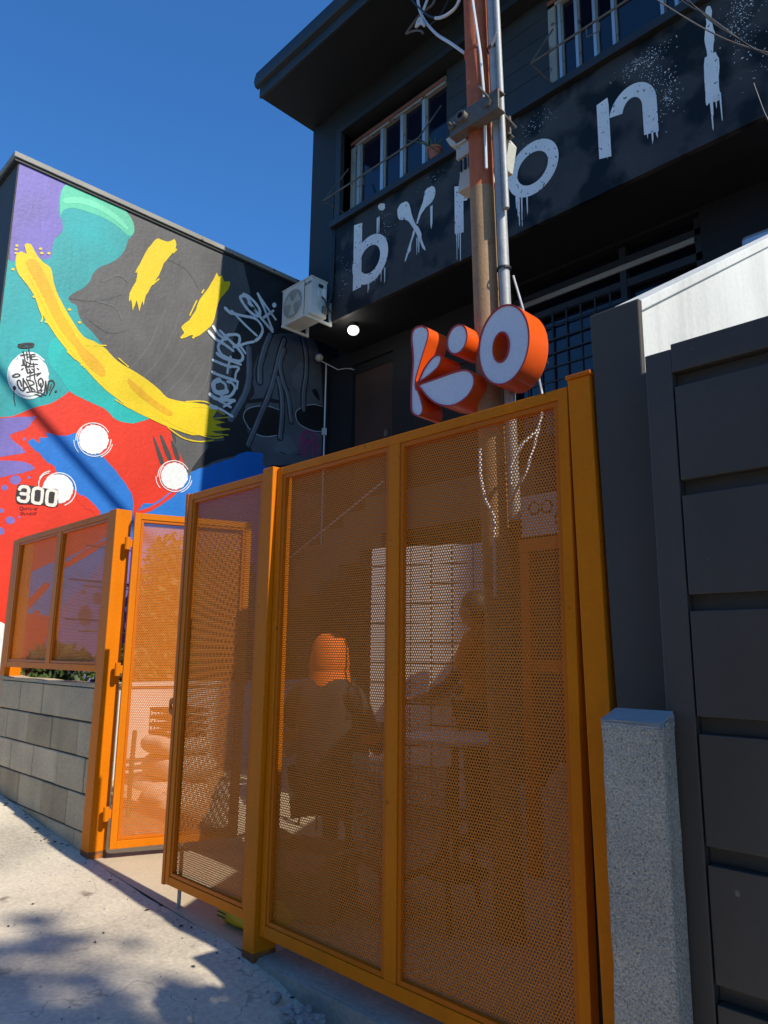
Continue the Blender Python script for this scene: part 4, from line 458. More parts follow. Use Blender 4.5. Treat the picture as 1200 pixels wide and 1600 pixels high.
rl = random.Random(5)
for i, (x, y, z, rx, ry, rz, lab) in enumerate([(-9.0, .95, 1.38, .3, .45, .32, 'low leafy shrub seen behind the left perforated panel above the block wall'), (-8.95, 1.75, 1.4, .3, .4, .30, 'fuller leafy shrub just left of the open gate leaf'),
        (-8.95, 2.30, 2.15, .2, .50, 1.05, 'tall climbing plant showing in the gap beside the open gate leaf'), (-9.0, 3.15, 2.1, .2, .7, 1.0, 'dense climber behind the upper half of the open gate leaf'), (-8.95, 4.1, 1.5, .25, .5, .35, 'shrub behind the pale planter wall, seen past the end of the open leaf')]):
    t = thing('shrub', lab, 'shrub', (x, y, 1.1), group='shrubs along the mural wall')
    leaves((x, y, z), (rx, ry, rz), 900 if rz < .5 else 3000, .055, rl).build('foliage', 'leaf green', t, fix=False, kind='stuff')
    g = G()
    for q in range(7): g.tube([(x, y, 1.05), (x+rl.uniform(-.1, .1), y+rl.uniform(-.15, .15), z), (x+rl.uniform(-.2, .2), y+rl.uniform(-.3, .3), z+rz)], [.012, .008, .003], 5)
    g.build('stem', 'bark', t)

# ------------------------------------------------------------------ dark house
hs = thing('house', 'dark charcoal three level house with overhanging upper floor and painted lettering', 'building', (-5, 6, 0))
YF = 4.3; XE = 4.5
G().box(-8.83, XE, YF+.05, 12, 6.68, 8.24).build('upper_wall', 'facade', hs)
G().box(-8.83, -8.0, YF+.05, 12, 8.24, 10.49).box(-8.0, XE, YF+.05, 12, 9.95, 10.49).box(-8.0, XE, YF+.55, 12, 8.24, 9.95).build('upper_wall', 'facade', hs)
G().box(-8.12, -8.0, YF-.03, YF+.3, 8.36, 10.02).box(-8.0, XE, YF-.03, YF+.3, 9.93, 10.02).build('window_surround', 'fascia', hs)
G().box(-8.13, XE, YF-.02, YF+.049, 6.66, 8.24).build('sign_band', 'sign band', hs)
G().box(-8.16, XE, YF-.10, YF+.3, 8.245, 8.35).build('sill', 'fascia', hs, bevel=.006)
# soffit, eave, gutter, roof
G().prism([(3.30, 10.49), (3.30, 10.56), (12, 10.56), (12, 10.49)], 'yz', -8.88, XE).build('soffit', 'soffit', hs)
G().box(-8.88, XE, 3.255, 3.298, 10.47, 10.66).build('fascia_board', 'fascia', hs, bevel=.005)
G().prism([(3.19, 10.66), (3.17, 10.72), (3.18, 10.84), (3.195, 10.84), (3.20, 10.73), (3.24, 10.70), (3.24, 10.84), (3.252, 10.84), (3.252, 10.64)], 'yz', -8.925, XE).build('gutter', 'gutter', hs)
G().prism([(3.2, 10.86), (3.2, 10.92), (12, 12.3), (12, 10.7)], 'yz', -8.93, XE).build('roof', 'gutter', hs)
# siding boards between the windows
def boards(x0, x1, n0):
    for i in range(6):
        z0 = 8.37+i*.262; G().box(x0, x1, YF+.20, YF+.235, z0, z0+.254).build('siding_board', 'siding', hs, bevel=.004)
    G().box(x0, x1, YF+.236, YF+.5, 8.36, 9.93).build('siding_backing', 'soffit', hs)
boards(-5.96, -4.24, 0); boards(-1.9, XE, 1)
def window(x0, x1, lab, mull, wid, first):
    y = YF+.2
    w = None
    fr = G().box(x0, x0+.10, y-.03, y+.05, 8.36, 9.82).box(x0, x1, y-.03, y+.05, 9.70, 9.82).box(x0+.1, x1, y-.03, y+.05, 8.36, 8.40).build('window', 'window frame', hs, label=lab)
    ORG[fr.name] = (-5, 6, 0)
    for q in (x0+.13,)+mull:
        share_child(G().box(q, q+wid*.55, y-.015, y+.03, 8.40, 9.70), 'mullion', 'aluminium', fr); share_child(G().box(q+wid*.62, q+wid*.8, y+.0, y+.03, 8.40, 9.70), 'mullion', 'window frame', fr)
    share_child(G().box(x0+.1, x1, y+.035, y+.05, 8.40, 9.70), 'pane', 'glass dark', fr)
    share_child(G().box(x0, x1, y-.045, y-.031, 9.74, 9.80), 'lintel_strip', 'rusty lintel', fr)
    return fr
def share_child(g, name, m, par):
    return g.build(name, m, par)
window(-7.97, -5.96, 'upper window with a potted plant on its sill', (-7.3, -6.87, -6.42), .11, True)
window(-4.24, -1.9, 'upper window at the right, half cut by the top of the picture', (-3.88, -3.64, -3.40, -2.82, -2.66), .07, False)
# lettering on the band (flat paint), drips and spatter
rnd = random.Random(21)
YB = YF-.02
def ring(cx, cz, rx, rz, w, a0=0, a1=360, n=44):
    o = [(cx+rx*math.cos(R(a0+(a1-a0)*i/n)), cz+rz*math.sin(R(a0+(a1-a0)*i/n))) for i in range(n+1)]
    q = [(cx+(rx-w)*math.cos(R(a0+(a1-a0)*i/n)), cz+(rz-w)*math.sin(R(a0+(a1-a0)*i/n))) for i in range(n+1)]
    return o, q
def ring_geo(g, cx, cz, rx, rz, w, t, a0=0, a1=360):
    o, q = ring(cx, cz, rx, rz, w, a0, a1); n = len(o)
    g.add([(a, t, b) for a, b in o]+[(a, t, b) for a, b in q], [(i, i+1, n+i+1, n+i) for i in range(n-1)])
def drip(g, x, z0, z1, w, t):
    g.add([(x-w, t, z0), (x+w, t, z0), (x+w*.5, t, z1+.03), (x, t, z1), (x-w*.5, t, z1+.03)], [(0, 1, 2, 3, 4)])
def drips(g, x0, x1, z, n, ln, t):
    for i in range(n): drip(g, rnd.uniform(x0, x1), z+.03, z-rnd.uniform(.3, 1)*ln, rnd.uniform(.006, .014), t-.0003*i)
# b
g = G(); g.add([(-7.645, YB-.003, 7.0), (-7.46, YB-.003, 7.0), (-7.46, YB-.003, 8.06), (-7.645, YB-.003, 8.10)], [(0,1,2,3)]); ring_geo(g, -7.275, 7.375, .385, .385, .165, YB-.006); drips(g, -7.35, -6.95, 7.08, 11, .26, YB-.008)
g.build('letter_b', PAINT['lettr'], hs, fix=False)
# r
g = G(); g.add([(-5.64, YB-.003, 7.08), (-5.49, YB-.003, 7.04), (-5.49, YB-.003, 7.72), (-5.64, YB-.003, 7.78)], [(0,1,2,3)]); ring_geo(g, -5.24, 7.42, .34, .36, .15, YB-.006, 55, 165); drips(g, -5.62, -5.54, 7.1, 4, .5, YB-.008)
g.build('letter_r', PAINT['lettr'], hs, fix=False)
# o
g = G(); ring_geo(g, -4.412, 7.425, .365, .355, .145, YB-.004); drips(g, -4.66, -4.45, 7.13, 6, .42, YB-.006)
g.build('letter_o', PAINT['lettr'], hs, fix=False)
# n
g = G(); t = YB-.003
g.add([(-3.536, t, 7.09), (-3.39, t, 7.05), (-3.39, t, 7.70), (-3.40, t, 7.80), (-3.536, t, 7.78)], [(0,1,2,3,4)])
ring_geo(g, -3.12, 7.46, .275, .325, .16, YB-.005, 0, 168); g.add([(-3.005, YB-.005, 7.1), (-2.845, YB-.005, 7.06), (-2.845, YB-.005, 7.46), (-3.005, YB-.005, 7.46)], [(0,1,2,3)]); drips(g, -2.99, -2.86, 7.12, 5, .22, YB-.008); drips(g, -3.45, -3.40, 7.08, 1, .12, YB-.009)
g.build('letter_n', PAINT['lettr'], hs, fix=False)
cnt = 0
for c, l, r, pts in FACADE_POLYS:
    cnt += 1; G().sheet(rough_outline(pts, r, rnd), 'xz', YB-.003-.0006*cnt).build(['painted_spoon', 'painted_spoon', 'spoon_handle', 'paint_blob', 'painted_brush'][cnt-1], PAINT['cream' if c == 'cream' else 'lettr'], hs, fix=False)
g = G(); drips(g, -6.12, -6.02, 7.65, 3, .35, YB-.011); drips(g, -6.34, -6.24, 7.28, 4, .25, YB-.013); drips(g, -2.31, -2.20, 7.10, 4, .36, YB-.016); drips(g, -7.13, -7.05, 7.95, 3, .5, YB-.018)
g.build('paint_drip', PAINT['lettr'], hs, fix=False, kind='stuff')
g = G()
for cx, cz, sx, sz, n in ((-2.95, 8.0, .16, .05, 160), (-2.85, 7.78, .06, .10, 60), (-2.72, 7.45, .06, .14, 130), (-1.95, 7.85, .08, .22, 240), (-1.75, 7.2, .12, .1, 50), (-4.35, 7.98, .12, .10, 60), (-6.95, 7.75, .07, .14, 50), (-7.85, 7.3, .1, .2, 40), (-6.0, 8.1, .2, .06, 20), (-1.5, 7.9, .12, .3, 140)):
    for i in range(n):
        x, z, q = rnd.gauss(cx, sx), rnd.gauss(cz, sz), rnd.uniform(.002, .0065)*(1 if rnd.random() < .94 else 1.8); a = rnd.uniform(0, 3)
        if 6.72 < z < 8.2: g.add([(x+q*math.cos(a+i2*1.2566), YB-.003-.00001*i, z+q*math.sin(a+i2*1.2566)) for i2 in range(5)], [(0,1,2,3,4)])
g.build('paint_spatter', PAINT['lettr'], hs, fix=False, kind='stuff')
# lower storeys
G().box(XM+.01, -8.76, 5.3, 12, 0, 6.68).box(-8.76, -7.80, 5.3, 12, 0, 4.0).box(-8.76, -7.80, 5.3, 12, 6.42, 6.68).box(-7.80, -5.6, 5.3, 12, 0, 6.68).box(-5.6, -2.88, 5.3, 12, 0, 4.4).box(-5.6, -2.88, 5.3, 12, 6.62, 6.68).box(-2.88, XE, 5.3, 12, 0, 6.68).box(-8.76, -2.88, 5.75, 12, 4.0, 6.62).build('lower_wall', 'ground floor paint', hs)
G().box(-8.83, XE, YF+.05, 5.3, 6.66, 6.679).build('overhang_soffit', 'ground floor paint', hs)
d = G().box(-8.74, -7.82, 5.36, 5.42, 4.0, 6.27).build('door', 'door brown', hs); ORG[d.name] = (-5, 6, 0)
G().box(-7.98, -7.92, 5.30, 5.36, 5.0, 5.12).build('handle', 'old galvanised', d)
G().box(-8.76, -7.80, 5.345, 5.43, 6.27, 6.42).build('door_lintel', 'soffit', hs)
w = G().box(-5.6, -2.9, 5.36, 5.44, 6.38, 6.46).box(-5.6, -2.9, 5.36, 5.44, 6.06, 6.16).box(-3.90, -3.82, 5.35, 5.45, 4.4, 6.6).box(-2.97, -2.9, 5.36, 5.44, 4.4, 6.6).box(-5.6, -5.5, 5.36, 5.44, 4.4, 6.6).build('window', 'fascia', hs, label='barred ground floor window under the overhang'); ORG[w.name] = (-5, 6, 0)
G().box(-5.5, -2.97, 5.47, 5.49, 4.4, 6.6).build('pane', 'glass dark', w)
G().box(-5.5, -2.97, 5.33, 5.352, 6.28, 6.35).build('blind_box', 'window frame', w)
g = G()
for i in range(8): x = -5.45+i*.205; g.box(x, x+.018, 5.27, 5.29, 4.4, 6.08)
g.build('grille_bar', 'fascia', w); g = G()
for i in range(9): z = 4.5+i*.19; g.box(-5.55, -3.86, 5.25, 5.268, z, z+.018)
g.build('grille_bar', 'fascia', w)
for i in range(7):
    z = 4.7+i*.19; G().box(-3.81, -2.98, 5.40, 5.45, z, z+.03).build('louvre_reflection', 'siding', w)  # thin bars stand in for louvre lines reflected in the glass
# stair and landing in front of the lower storey
st = thing('staircase', 'dim concrete staircase rising to a landing under the overhang, seen through the gate', 'staircase', (-7, 4.8, 0))
prof = [(-9.35, 2.30)]
x, z = -9.35, 2.30
for i in range(5): prof += [(x+.45, z), (x+.45, z+.19)]; x += .45; z += .19
prof += [(-4.6, z), (-4.6, z+.55), (x+.1, z+.55)]
for i in range(5): prof += [(x-.35, z+.55), (x-.35, z+.36)]; x -= .45; z -= .19
prof += [(-9.35, z+.55)]
pp = []
for q in prof:
    if not pp or (abs(q[0]-pp[-1][0])+abs(q[1]-pp[-1][1])) > 1e-4: pp.append(q)
G().prism(pp, 'xz', 4.42, 5.29).build('flight', 'stair concrete', st)
for i, z in enumerate((3.7, 4.0)): G().tube([(-9.3, 4.46, z-.95), (-7.1, 4.46, z+.0)], .014, 6).build('rail', 'white cable' if i == 1 else 'old galvanised', st)
for x in (-8.9, -8.3, -7.1): G().tube([(x, 4.46, 4.0+(x+7.1)*.43-.5), (x, 4.46, 4.0+(x+7.1)*.43)], .014, 6).build('baluster', 'old galvanised', st)
G().box(-9.38, -2.0, 5.28, 5.295, 0.02, 3.3).build('lower_cladding', 'brown wall', hs)
# lamp, sensor, air conditioner, small condenser
t = thing('bulkhead_lamp', 'round white lamp glowing under the overhanging upper floor', 'lamp', (-7.93, 4.55, 6.6))
G().lathe([(.001, .0), (.075, 0), (.075, -.05), (.07, -.07)], (-7.93, 4.56, 6.66), 18).build('lamp_base', 'soffit', t, smooth=True)
G().ball((-7.93, 4.56, 6.555), .092, .092, .08, 20, 10).build('globe', 'lit globe', t, smooth=True)
pl_ = bpy.data.lights.new('lamp_glow', 'POINT'); pl_.energy = 1.6; pl_.shadow_soft_size = .06; pl_.color = (1, .97, .9)
po = bpy.data.objects.new('lamp_glow', pl_); COL.objects.link(po); po.location = (-7.93*S, 4.42*S, 6.44*S)
t = thing('motion_sensor', 'small beige sensor with a white wire at the corner below the air conditioner', 'sensor', (-9.2, 5.0, 6.5))
G().ball((-9.27, 4.98, 6.62), .075, .07, .07).build('housing', 'beige plastic', t, smooth=True)
G().tube([(-9.27, 5.0, 6.58), (-9.1, 5.27, 6.44), (-8.95, 5.28, 6.42), (-8.8, 5.28, 6.38), (-8.7, 5.28, 6.33)], .009, 5).build('wire', 'white cable', t)
ac = thing('air_conditioner', 'weathered white split air conditioner outdoor unit on brackets by the house corner', 'air conditioner', (-8.47, 4.0, 6.6))
G().box(-8.84, -8.11, 3.85, 4.16, 6.66, 7.26).build('casing', 'ac white', ac, bevel=.012)
G().box(-8.85, -8.10, 3.84, 4.17, 7.255, 7.275).build('top_cover', 'ac white', ac, bevel=.004)
G().lathe([(.255, .0), (.255, -.012), (.235, -.012), (.235, .004)], (-8.56, 3.85, 6.96), 36, 'y').build('fan_ring', 'ac white', ac, smooth=True)
G().lathe([(.001, -.002), (.235, -.002)], (-8.56, 3.85, 6.96), 30, 'y').build('fan_recess', 'ac dark', ac)
for q in range(3):
    a = q*2.094
    G().add([( -8.56+.04*math.cos(a), 3.842, 6.96+.04*math.sin(a)), (-8.56+.2*math.cos(a), 3.843, 6.96+.2*math.sin(a)), (-8.56+.2*math.cos(a+.9), 3.838, 6.96+.2*math.sin(a+.9)), (-8.56+.06*math.cos(a+.9), 3.838, 6.96+.06*math.sin(a+.9))], [(0,1,2,3)]).build('fan_blade', 'beige plastic', ac)
G().lathe([(.001, -.016), (.045, -.016), (.05, -.004)], (-8.56, 3.85, 6.96), 16, 'y').build('fan_hub', 'beige plastic', ac)
g = G()
for i in range(-8, 9):
    x = -8.56+i*.028; h = math.sqrt(max(0, .235**2-(i*.028)**2)); g.box(x-.003, x+.003, 3.826, 3.832, 6.96-h, 6.96+h)
g.build('fan_grille', 'ac white', ac)
G().box(-8.275, -8.268, 3.843, 3.85, 6.68, 7.25).build('panel_seam', 'ac dark', ac)
G().box(-8.11, -8.106, 3.99, 4.08, 7.13, 7.19).build('handle_recess', 'black rubber', ac)
G().box(-8.11, -8.104, 3.96, 4.02, 6.98, 7.09).build('label_plate', 'white cable', ac)
G().box(-8.11, -8.104, 4.07, 4.13, 7.0, 7.14).build('label_plate', 'sign face', ac)
def text(body, size, name, m, parent, loc, rot, ext=.0008, font_scale=(1, 1, 1)):
    cu = bpy.data.curves.new(name, 'FONT'); cu.body = body; cu.size = size*S; cu.extrude = ext; cu.align_x = 'LEFT'
    tmp = bpy.data.objects.new(name, cu); me = bpy.data.meshes.new_from_object(tmp); bpy.data.objects.remove(tmp)
    o = bpy.data.objects.new(name, me); COL.objects.link(o); me.materials.clear(); me.materials.append(MATS[m]); o.parent = parent
    g0 = ORG.get(parent.name, (0,0,0)) if parent else (0,0,0); o.location = Vector([loc[i]-g0[i] for i in range(3)])*S; o.rotation_euler = rot; o.scale = font_scale
    return o
text('ELGIN', .058, 'brand_lettering', 'black rubber', ac, (-8.265, 3.846, 7.155), (R(90), 0, 0), .001)
G().tube([(-8.10, 4.05, 6.99), (-8.06, 4.08, 6.93), (-8.07, 4.14, 6.83), (-8.05, 4.2, 6.76)], .012, 6).build('cable', 'black rubber', ac, smooth=True)
G().box(-8.11, -8.07, 4.06, 4.15, 6.72, 6.84).build('service_valve', 'old galvanised', ac, bevel=.006)
for x in (-8.76, -8.19):
    G().box(x-.018, x+.018, 3.80, YF+.03, 6.615, 6.655).box(x-.018, x+.018, YF-.02, YF+.03, 6.655, 7.0).build('bracket', 'ac white', ac, bevel=.003)
t = thing('drain_cables', 'black pipes and cables running down the house beside the air conditioner', 'cables', (-8.1, 4.25, 7.2))
for i, dx in enumerate((0, .035, .065)):
    G().tube([(-8.16+dx, YF-.0, 9.3-.4*i), (-8.17+dx, YF-.02, 8.2), (-8.15+dx, YF-.045, 7.4), (-8.10+dx*.5, YF-.09, 7.0), (-8.13, YF-.16, 6.86-.04*i), (-8.09, 4.12, 6.80-.03*i)], .014, 6).build('cable', 'black rubber', t, smooth=True)
t = thing('wall_condenser', 'grey rounded unit poking above the pale sloping wall at the right', 'air conditioner', (-2.1, 5.0, 5.6))
G().box(-2.36, -1.6, 4.95, 5.2, 5.3, 5.92).build('casing', 'aluminium', t, bevel=.05); G().box(-2.27, -2.26, 4.945, 4.95, 5.76, 5.82).build('mark', 'black rubber', t)
# awning frames before the windows
def awning(x0, x1, lab):
    y0 = 3.8; t = thing('awning_frame', lab, 'awning frame', ((x0+x1)/2, y0, 8.4), group='bare awning frames before the upper windows')
    G().tube([(x0, y0, 8.37), (x1, y0, 8.37)], .013, 7).build('front_rod', 'old galvanised', t, smooth=True)
    for x in (x0, x1): 
        G().tube([(x, y0, 8.37), (x+(.03 if x == x0 else -.0), YF-.03, 9.15)], .011, 6).build('upper_arm', 'old galvanised', t, smooth=True)
        G().tube([(x, y0, 8.37), (x+.02, YF-.06, 8.36)], .009, 6).build('lower_arm', 'old galvanised', t, smooth=True)
    q = x0+.72
    G().tube([(q, y0, 8.36), (q-.02, y0+.05, 8.29), (q+.13, y0+.05, 8.27), (q+.15, y0+.02, 8.34)], .007, 5).build('hook', 'old galvanised', t)
awning(-7.83, -5.86, 'bare metal awning frame before the window with the potted plant'); awning(-4.085, -2.1, 'bare metal awning frame before the right upper window')
t = thing('potted_plant', 'small succulent in a terracotta pot on the upper window sill', 'plant', (-5.9, 4.26, 8.36))
G().lathe([(.001, 0), (.068, 0), (.092, .14), (.105, .14), (.105, .175), (.09, .175), (.085, .15), (.001, .15)], (-5.98, 4.27, 8.352), 20).build('pot', 'terracotta', t, smooth=True)
g = G()
for i in range(16):
    a = i*.9; l = rl.uniform(.1, .22); g.tube([(-5.98, 4.27, 8.49), (-5.98+.05*math.cos(a), 4.27+.05*math.sin(a), 8.56), (-5.98+.13*math.cos(a), 4.27+.1*math.sin(a), 8.5+l)], [.014, .012, .003], 5)
g.tube([(-5.98, 4.25, 8.5), (-6.1, 4.15, 8.62), (-6.3, 4.05, 8.72)], [.012, .01, .005], 5)
g.build('succulent_leaves', 'leaf green', t)

# ------------------------------------------------------------------ block wall
bw = thing('block_wall', 'low weathered concrete block wall carrying the left orange fence panel', 'wall', (-8, .1, 0))
rb = random.Random(4)
G().box(-13, -5.745, .012, .19, -.1, 1.325).build('mortar', 'mortar', bw)
def jag(x0, x1, z0, z1):
    n = 26; vs = []
    for i in range(n+1):
        x = x0+(x1-x0)*i/n; h = z1+rb.uniform(-.006, .012); vs += [(x, -.004+rb.uniform(-.004, .004), z0), (x, 0.0+rb.uniform(-.004, .006), h), (x, .2, h), (x, .2, z0)]
    f = [(i*4+k, (i+1)*4+k, (i+1)*4+k+1, i*4+k+1) for i in range(n) for k in range(3)]
    return G().add(vs, f+[(0, 1, 2, 3), (n*4+3, n*4+2, n*4+1, n*4)])
jag(-13, -5.742, 1.325, 1.35).build('mortar_cap', 'block', bw)
off = [0, .27, .09, .36, .18]
for r in range(6):
    z1 = 1.318-.265*r; z0 = z1-.254
    x1 = -5.745-off[r % 5]
    segs = [(-5.745, x1)] if off[r % 5] > .05 else []
    while x1 > -9.6: segs.append((x1, x1-.545)); x1 -= .545
    for a, b in segs:
        if gz((a+b)/2) > z1: continue
        g = G(); j = lambda s=.004: rb.uniform(-s, s)
        y = .0+j(.004); c = rb.choice(['block', 'block', 'block light', 'block dark'])
        g.box(b+.005, a-.005, y, .188, z0+.002+j(.002), z1+j(.002)); g.build('block', c, bw, bevel=.006)
g = G()
g.box(-5.757, -5.742, .03, .19, -.1, 1.32)
g.build('end_face', 'block', bw)

# ------------------------------------------------------------------ perforated fence and gates
ME_BIG = perforated(.90, 2.44); ME_LEAF = perforated(.845, 2.40); ME_SIDE = perforated(.93, 1.18)
def bar(g, x0, x1, z0, z1, y0=-.0, y1=.055): g.box(x0, x1, y0, y1, z0, z1); return g
def framed(t, x0, x1, z0, z1, mulls, w, me, yoff=0.0, bottom=None):
    """welded frame: outer tube, thin inner angle set back by a shadow gap, sheet behind"""
    y0, y1 = yoff, yoff+.055; P = 'orange paint'
    wb = bottom or w
    G().box(x0+w, x1-w, y0, y1, z1-w, z1).build('top_rail', P, t, bevel=.0025)
    G().box(x0+w, x1-w, y0, y1, z0, z0+wb).build('bottom_rail', P, t, bevel=.0025)
    for a, b in ((x0, x0+w), (x1-w, x1)): G().box(a, b, y0-.0015, y1, z0, z1).build('stile', P, t, bevel=.0025)
    xs = [x0+w]
    for a, b in mulls:
        G().box(a, b, y0-.0005, y1, z0+wb, z1-w).build('mullion', P, t, bevel=.0025); xs += [a, b]
    xs.append(x1-w); iw = .021
    for a, b in zip(xs[::2], xs[1::2]):
        a += .002; b -= .002; za, zb = z0+wb+.002, z1-w-.002; ya, yb = y0+.006, y0+.030
        G().box(a, a+iw, ya, yb, za, zb).box(b-iw, b, ya, yb, za, zb).box(a+iw, b-iw, ya, yb, za, za+iw).box(a+iw, b-iw, ya, yb, zb-iw, zb).build('inner_angle', 'orange trim', t, bevel=.0015)
        ww = b-a-2*iw+.02; hh = zb-za-2*iw+.02
        o = put_mesh(me, 'perforated_sheet', t, a+iw-.01, y0+.032, za+iw-.01)
        o.scale = (ww/W_OF[me.name][0], 1, hh/W_OF[me.name][1])
W_OF = {ME_BIG.name: (.90, 2.44), ME_LEAF.name: (.845, 2.40), ME_SIDE.name: (.93, 1.18)}
ff = thing('fence_panel', 'orange perforated fence panel standing on the block wall at the left', 'fence', (-6.8, 0, 1.45))
framed(ff, -7.885, -5.737, 1.447, 2.728, [(-6.845, -6.755)], .052, ME_SIDE, 0.0)
def post(x0, x1, y0, y1, z0, z1, lab, skew=0.0, cap=False):
    t = thing('gate_post', lab, 'post', ((x0+x1)/2, (y0+y1)/2, z0))
    g = G(); g.add([(x0+skew, y0, z0), (x1+skew, y0, z0), (x1+skew, y1, z0), (x0+skew, y1, z0), (x0, y0, z1), (x1, y0, z1), (x1, y1, z1), (x0, y1, z1)],
                   [(0,3,2,1),(4,5,6,7),(0,1,5,4),(1,2,6,5),(2,3,7,6),(3,0,4,7)])
    g.build('shaft', 'orange paint', t, bevel=.004)
    zf = gz((x0+x1)/2); G().box(x0+skew-.0012, x1+skew+.0012, y0-.0012, y1+.0012, zf-.05, zf+.045).build('rusty_foot', 'foot rust', t)
    if cap: G().box(x0-.006, x1+.008, y0-.008, y1+.008, z1+.001, z1+.018).build('cap_plate', 'orange trim', t, bevel=.003)
    return t
post(-8.02, -7.89, -.0, .16, .30, 2.72, 'slim orange post at the far left end of the fence, in front of the mural')
pL = post(-5.733, -5.60, -.02, .115, -.05, 2.73, 'sunlit orange post between the block wall and the open gate leaf')
pM = post(-3.583, -3.482, -.03, .115, -.12, 2.70, 'orange post in the middle, between the closed leaf and the wide fixed gate')
pR = post(-1.50, -1.40, -.005, .10, -.40, 2.712, 'thick orange post at the right end, beside the speckled concrete bollard', .055, True)
G().box(-1.512, -1.462, .057, .066, -.35, 2.66).build('gap_shade_strip', 'black rubber', pR)  # black strip stands in for the dark shade between stile and post
G().add([(-1.402, .06, 2.70), (-1.33, .06, -.4), (-1.25, .06, -.4), (-1.36, .06, 2.70), (-1.402, .07, 2.70), (-1.33, .07, -.4), (-1.25, .07, -.4), (-1.36, .07, 2.70)], [(0,1,2,3),(7,6,5,4),(0,4,5,1),(3,2,6,7)]).build('gap_shade_strip', 'black rubber', pR)  # black wedge stands in for the shaded gap between post and pillar
bg_ = thing('fixed_gate', 'wide orange gate with two tall perforated panels in the foreground', 'gate', (-2.5, .02, .13))
framed(bg_, -3.475, -1.506, .13, 2.69, [(-2.535, -2.462)], .046, ME_BIG, 0.0, .06)
cl = thing('gate_leaf', 'closed narrow orange gate leaf with a latch plate, left of the middle post', 'gate', (-4.0, .02, .16))
framed(cl, -4.50, -3.59, .172, 2.685, [], .046, ME_LEAF, 0.0, .05)
G().box(-4.535, -4.503, -.006, .06, .165, 2.69).build('rebate_strip', 'orange trim', cl, bevel=.002)
g = G(); o = [(-4.60, 1.20), (-4.545, 1.19), (-4.53, 1.19), (-4.53, 1.31), (-4.545, 1.31), (-4.60, 1.30), (-4.615, 1.28), (-4.615, 1.22)]
hole = [(-4.578+.018*math.cos(i*.785), 1.25+.022*math.sin(i*.785)) for i in range(8)]
tris = tessellate_polygon([[V(a, b, 0) for a, b in o], [V(a, b, 0) for a, b in reversed(hole)]]); al = o+list(reversed(hole))
g.add([(a, .012, b) for a, b in al]+[(a, .024, b) for a, b in al], [tuple(q) for q in tris]+[tuple(i+16 for i in reversed(q)) for q in tris]+[(i, (i+1) % 8, 16+(i+1) % 8, 16+i) for i in range(8)]+[(8+i, 8+(i+1) % 8, 24+(i+1) % 8, 24+i) for i in range(8)])
g.build('latch_plate', 'orange trim', cl)
G().tube([(-4.40, .05, .40), (-4.40, .05, .045)], .012, 8).build('drop_bolt', 'galvanised', cl, smooth=True)
# open leaf, hinged on the left post and swung inwards
ang = math.atan2(.90, .315)
ol = thing('gate_leaf', 'sunlit orange gate leaf standing open, swung into the yard behind the left post', 'gate', (-5.502, .094, 0), ang, local=True)
framed(ol, 0.0, .954, .175, 2.70, [], .050, ME_LEAF, 0.0, .055)
for z in (.42, 1.47, 2.45):
    G().tube([(-.04, .02, z-.05), (-.04, .02, z+.05)], .022, 10).box(-.04, .0, .01, .03, z-.03, z+.03).build('hinge', 'orange paint', ol, bevel=.003)
G().box(.955, .985, .0, .05, 1.36, 1.44).build('lock_tab', 'orange trim', ol, bevel=.003)

# ------------------------------------------------------------------ sign
SK = 1.318                      # the lettering is drawn small, then set at its true size on the pole
def sm(v): return (v[0]*SK, v[1]*SK+.8025, v[2]*SK-.5088)
class GS(G):
    def add(s, vs, fs): return G.add(s, [sm(v) for v in vs], fs)
sgn = thing('sign', 'raised sign of rounded lettering reading kio, pale faces with orange red sides, above the gate', 'sign', sm((-2.2, .25, 2.85)))
def letter(name, outl, hole=None):
    y0, y1 = .15, .30
    o = catmull(outl, True, 4); n = len(o)
    def inset(p, d):
        m = len(p); q = []
        ar = sum(p[i][0]*p[(i+1) % m][1]-p[(i+1) % m][0]*p[i][1] for i in range(m)); s = 1 if ar > 0 else -1
        for i in range(m):
            a, b = p[i-1], p[(i+1) % m]; dx, dy = b[0]-a[0], b[1]-a[1]; L = math.hypot(dx, dy) or 1
            q.append((p[i][0]-dy/L*d*s, p[i][1]+dx/L*d*s))
        return q
    g = GS(); loops = [o]+([hole] if hole else [])
    for lp in loops:
        m = len(lp); g.add([(a, y0-.004, b) for a, b in lp]+[(a, y1, b) for a, b in lp], [(i, (i+1) % m, m+(i+1) % m, m+i) for i in range(m)])
    def capf(g, lps, y):
        al = [p for lp in lps for p in lp]; tr = tessellate_polygon([[V(a, b, 0) for a, b in lp] for lp in lps]); g.add([(a, y, b) for a, b in al], [tuple(q) for q in tr])
    capf(g, loops, y1)
    s = g.build(name, 'sign orange', sgn, smooth=True, fix=True)
    ORG[s.name] = sm((-2.2, .25, 2.85))
    f = GS(); capf(f, [inset(o, .0085)]+([inset(hole, -.0085) if True else hole] if hole else []), y0); f.build('letter_face', 'sign face', s)
    r = GS()
    for lp, d in [(o, .0085)]+([(hole, -.0085)] if hole else []):
        q = inset(lp, d); m = len(lp)
        r.add([(a, y0-.004, b) for a, b in lp]+[(a, y0-.004, b) for a, b in q]+[(a, y0+.001, b) for a, b in q], [(i, (i+1) % m, m+(i+1) % m, m+i) for i in range(m)]+[(m+i, m+(i+1) % m, 2*m+(i+1) % m, 2*m+i) for i in range(m)])
    r.build('letter_rim', 'sign rim', s)
    return s
letter('letter_k', SIGN['stem']); letter('letter_k_petal', SIGN['petal']); letter('letter_k_petal', SIGN['leaf'])
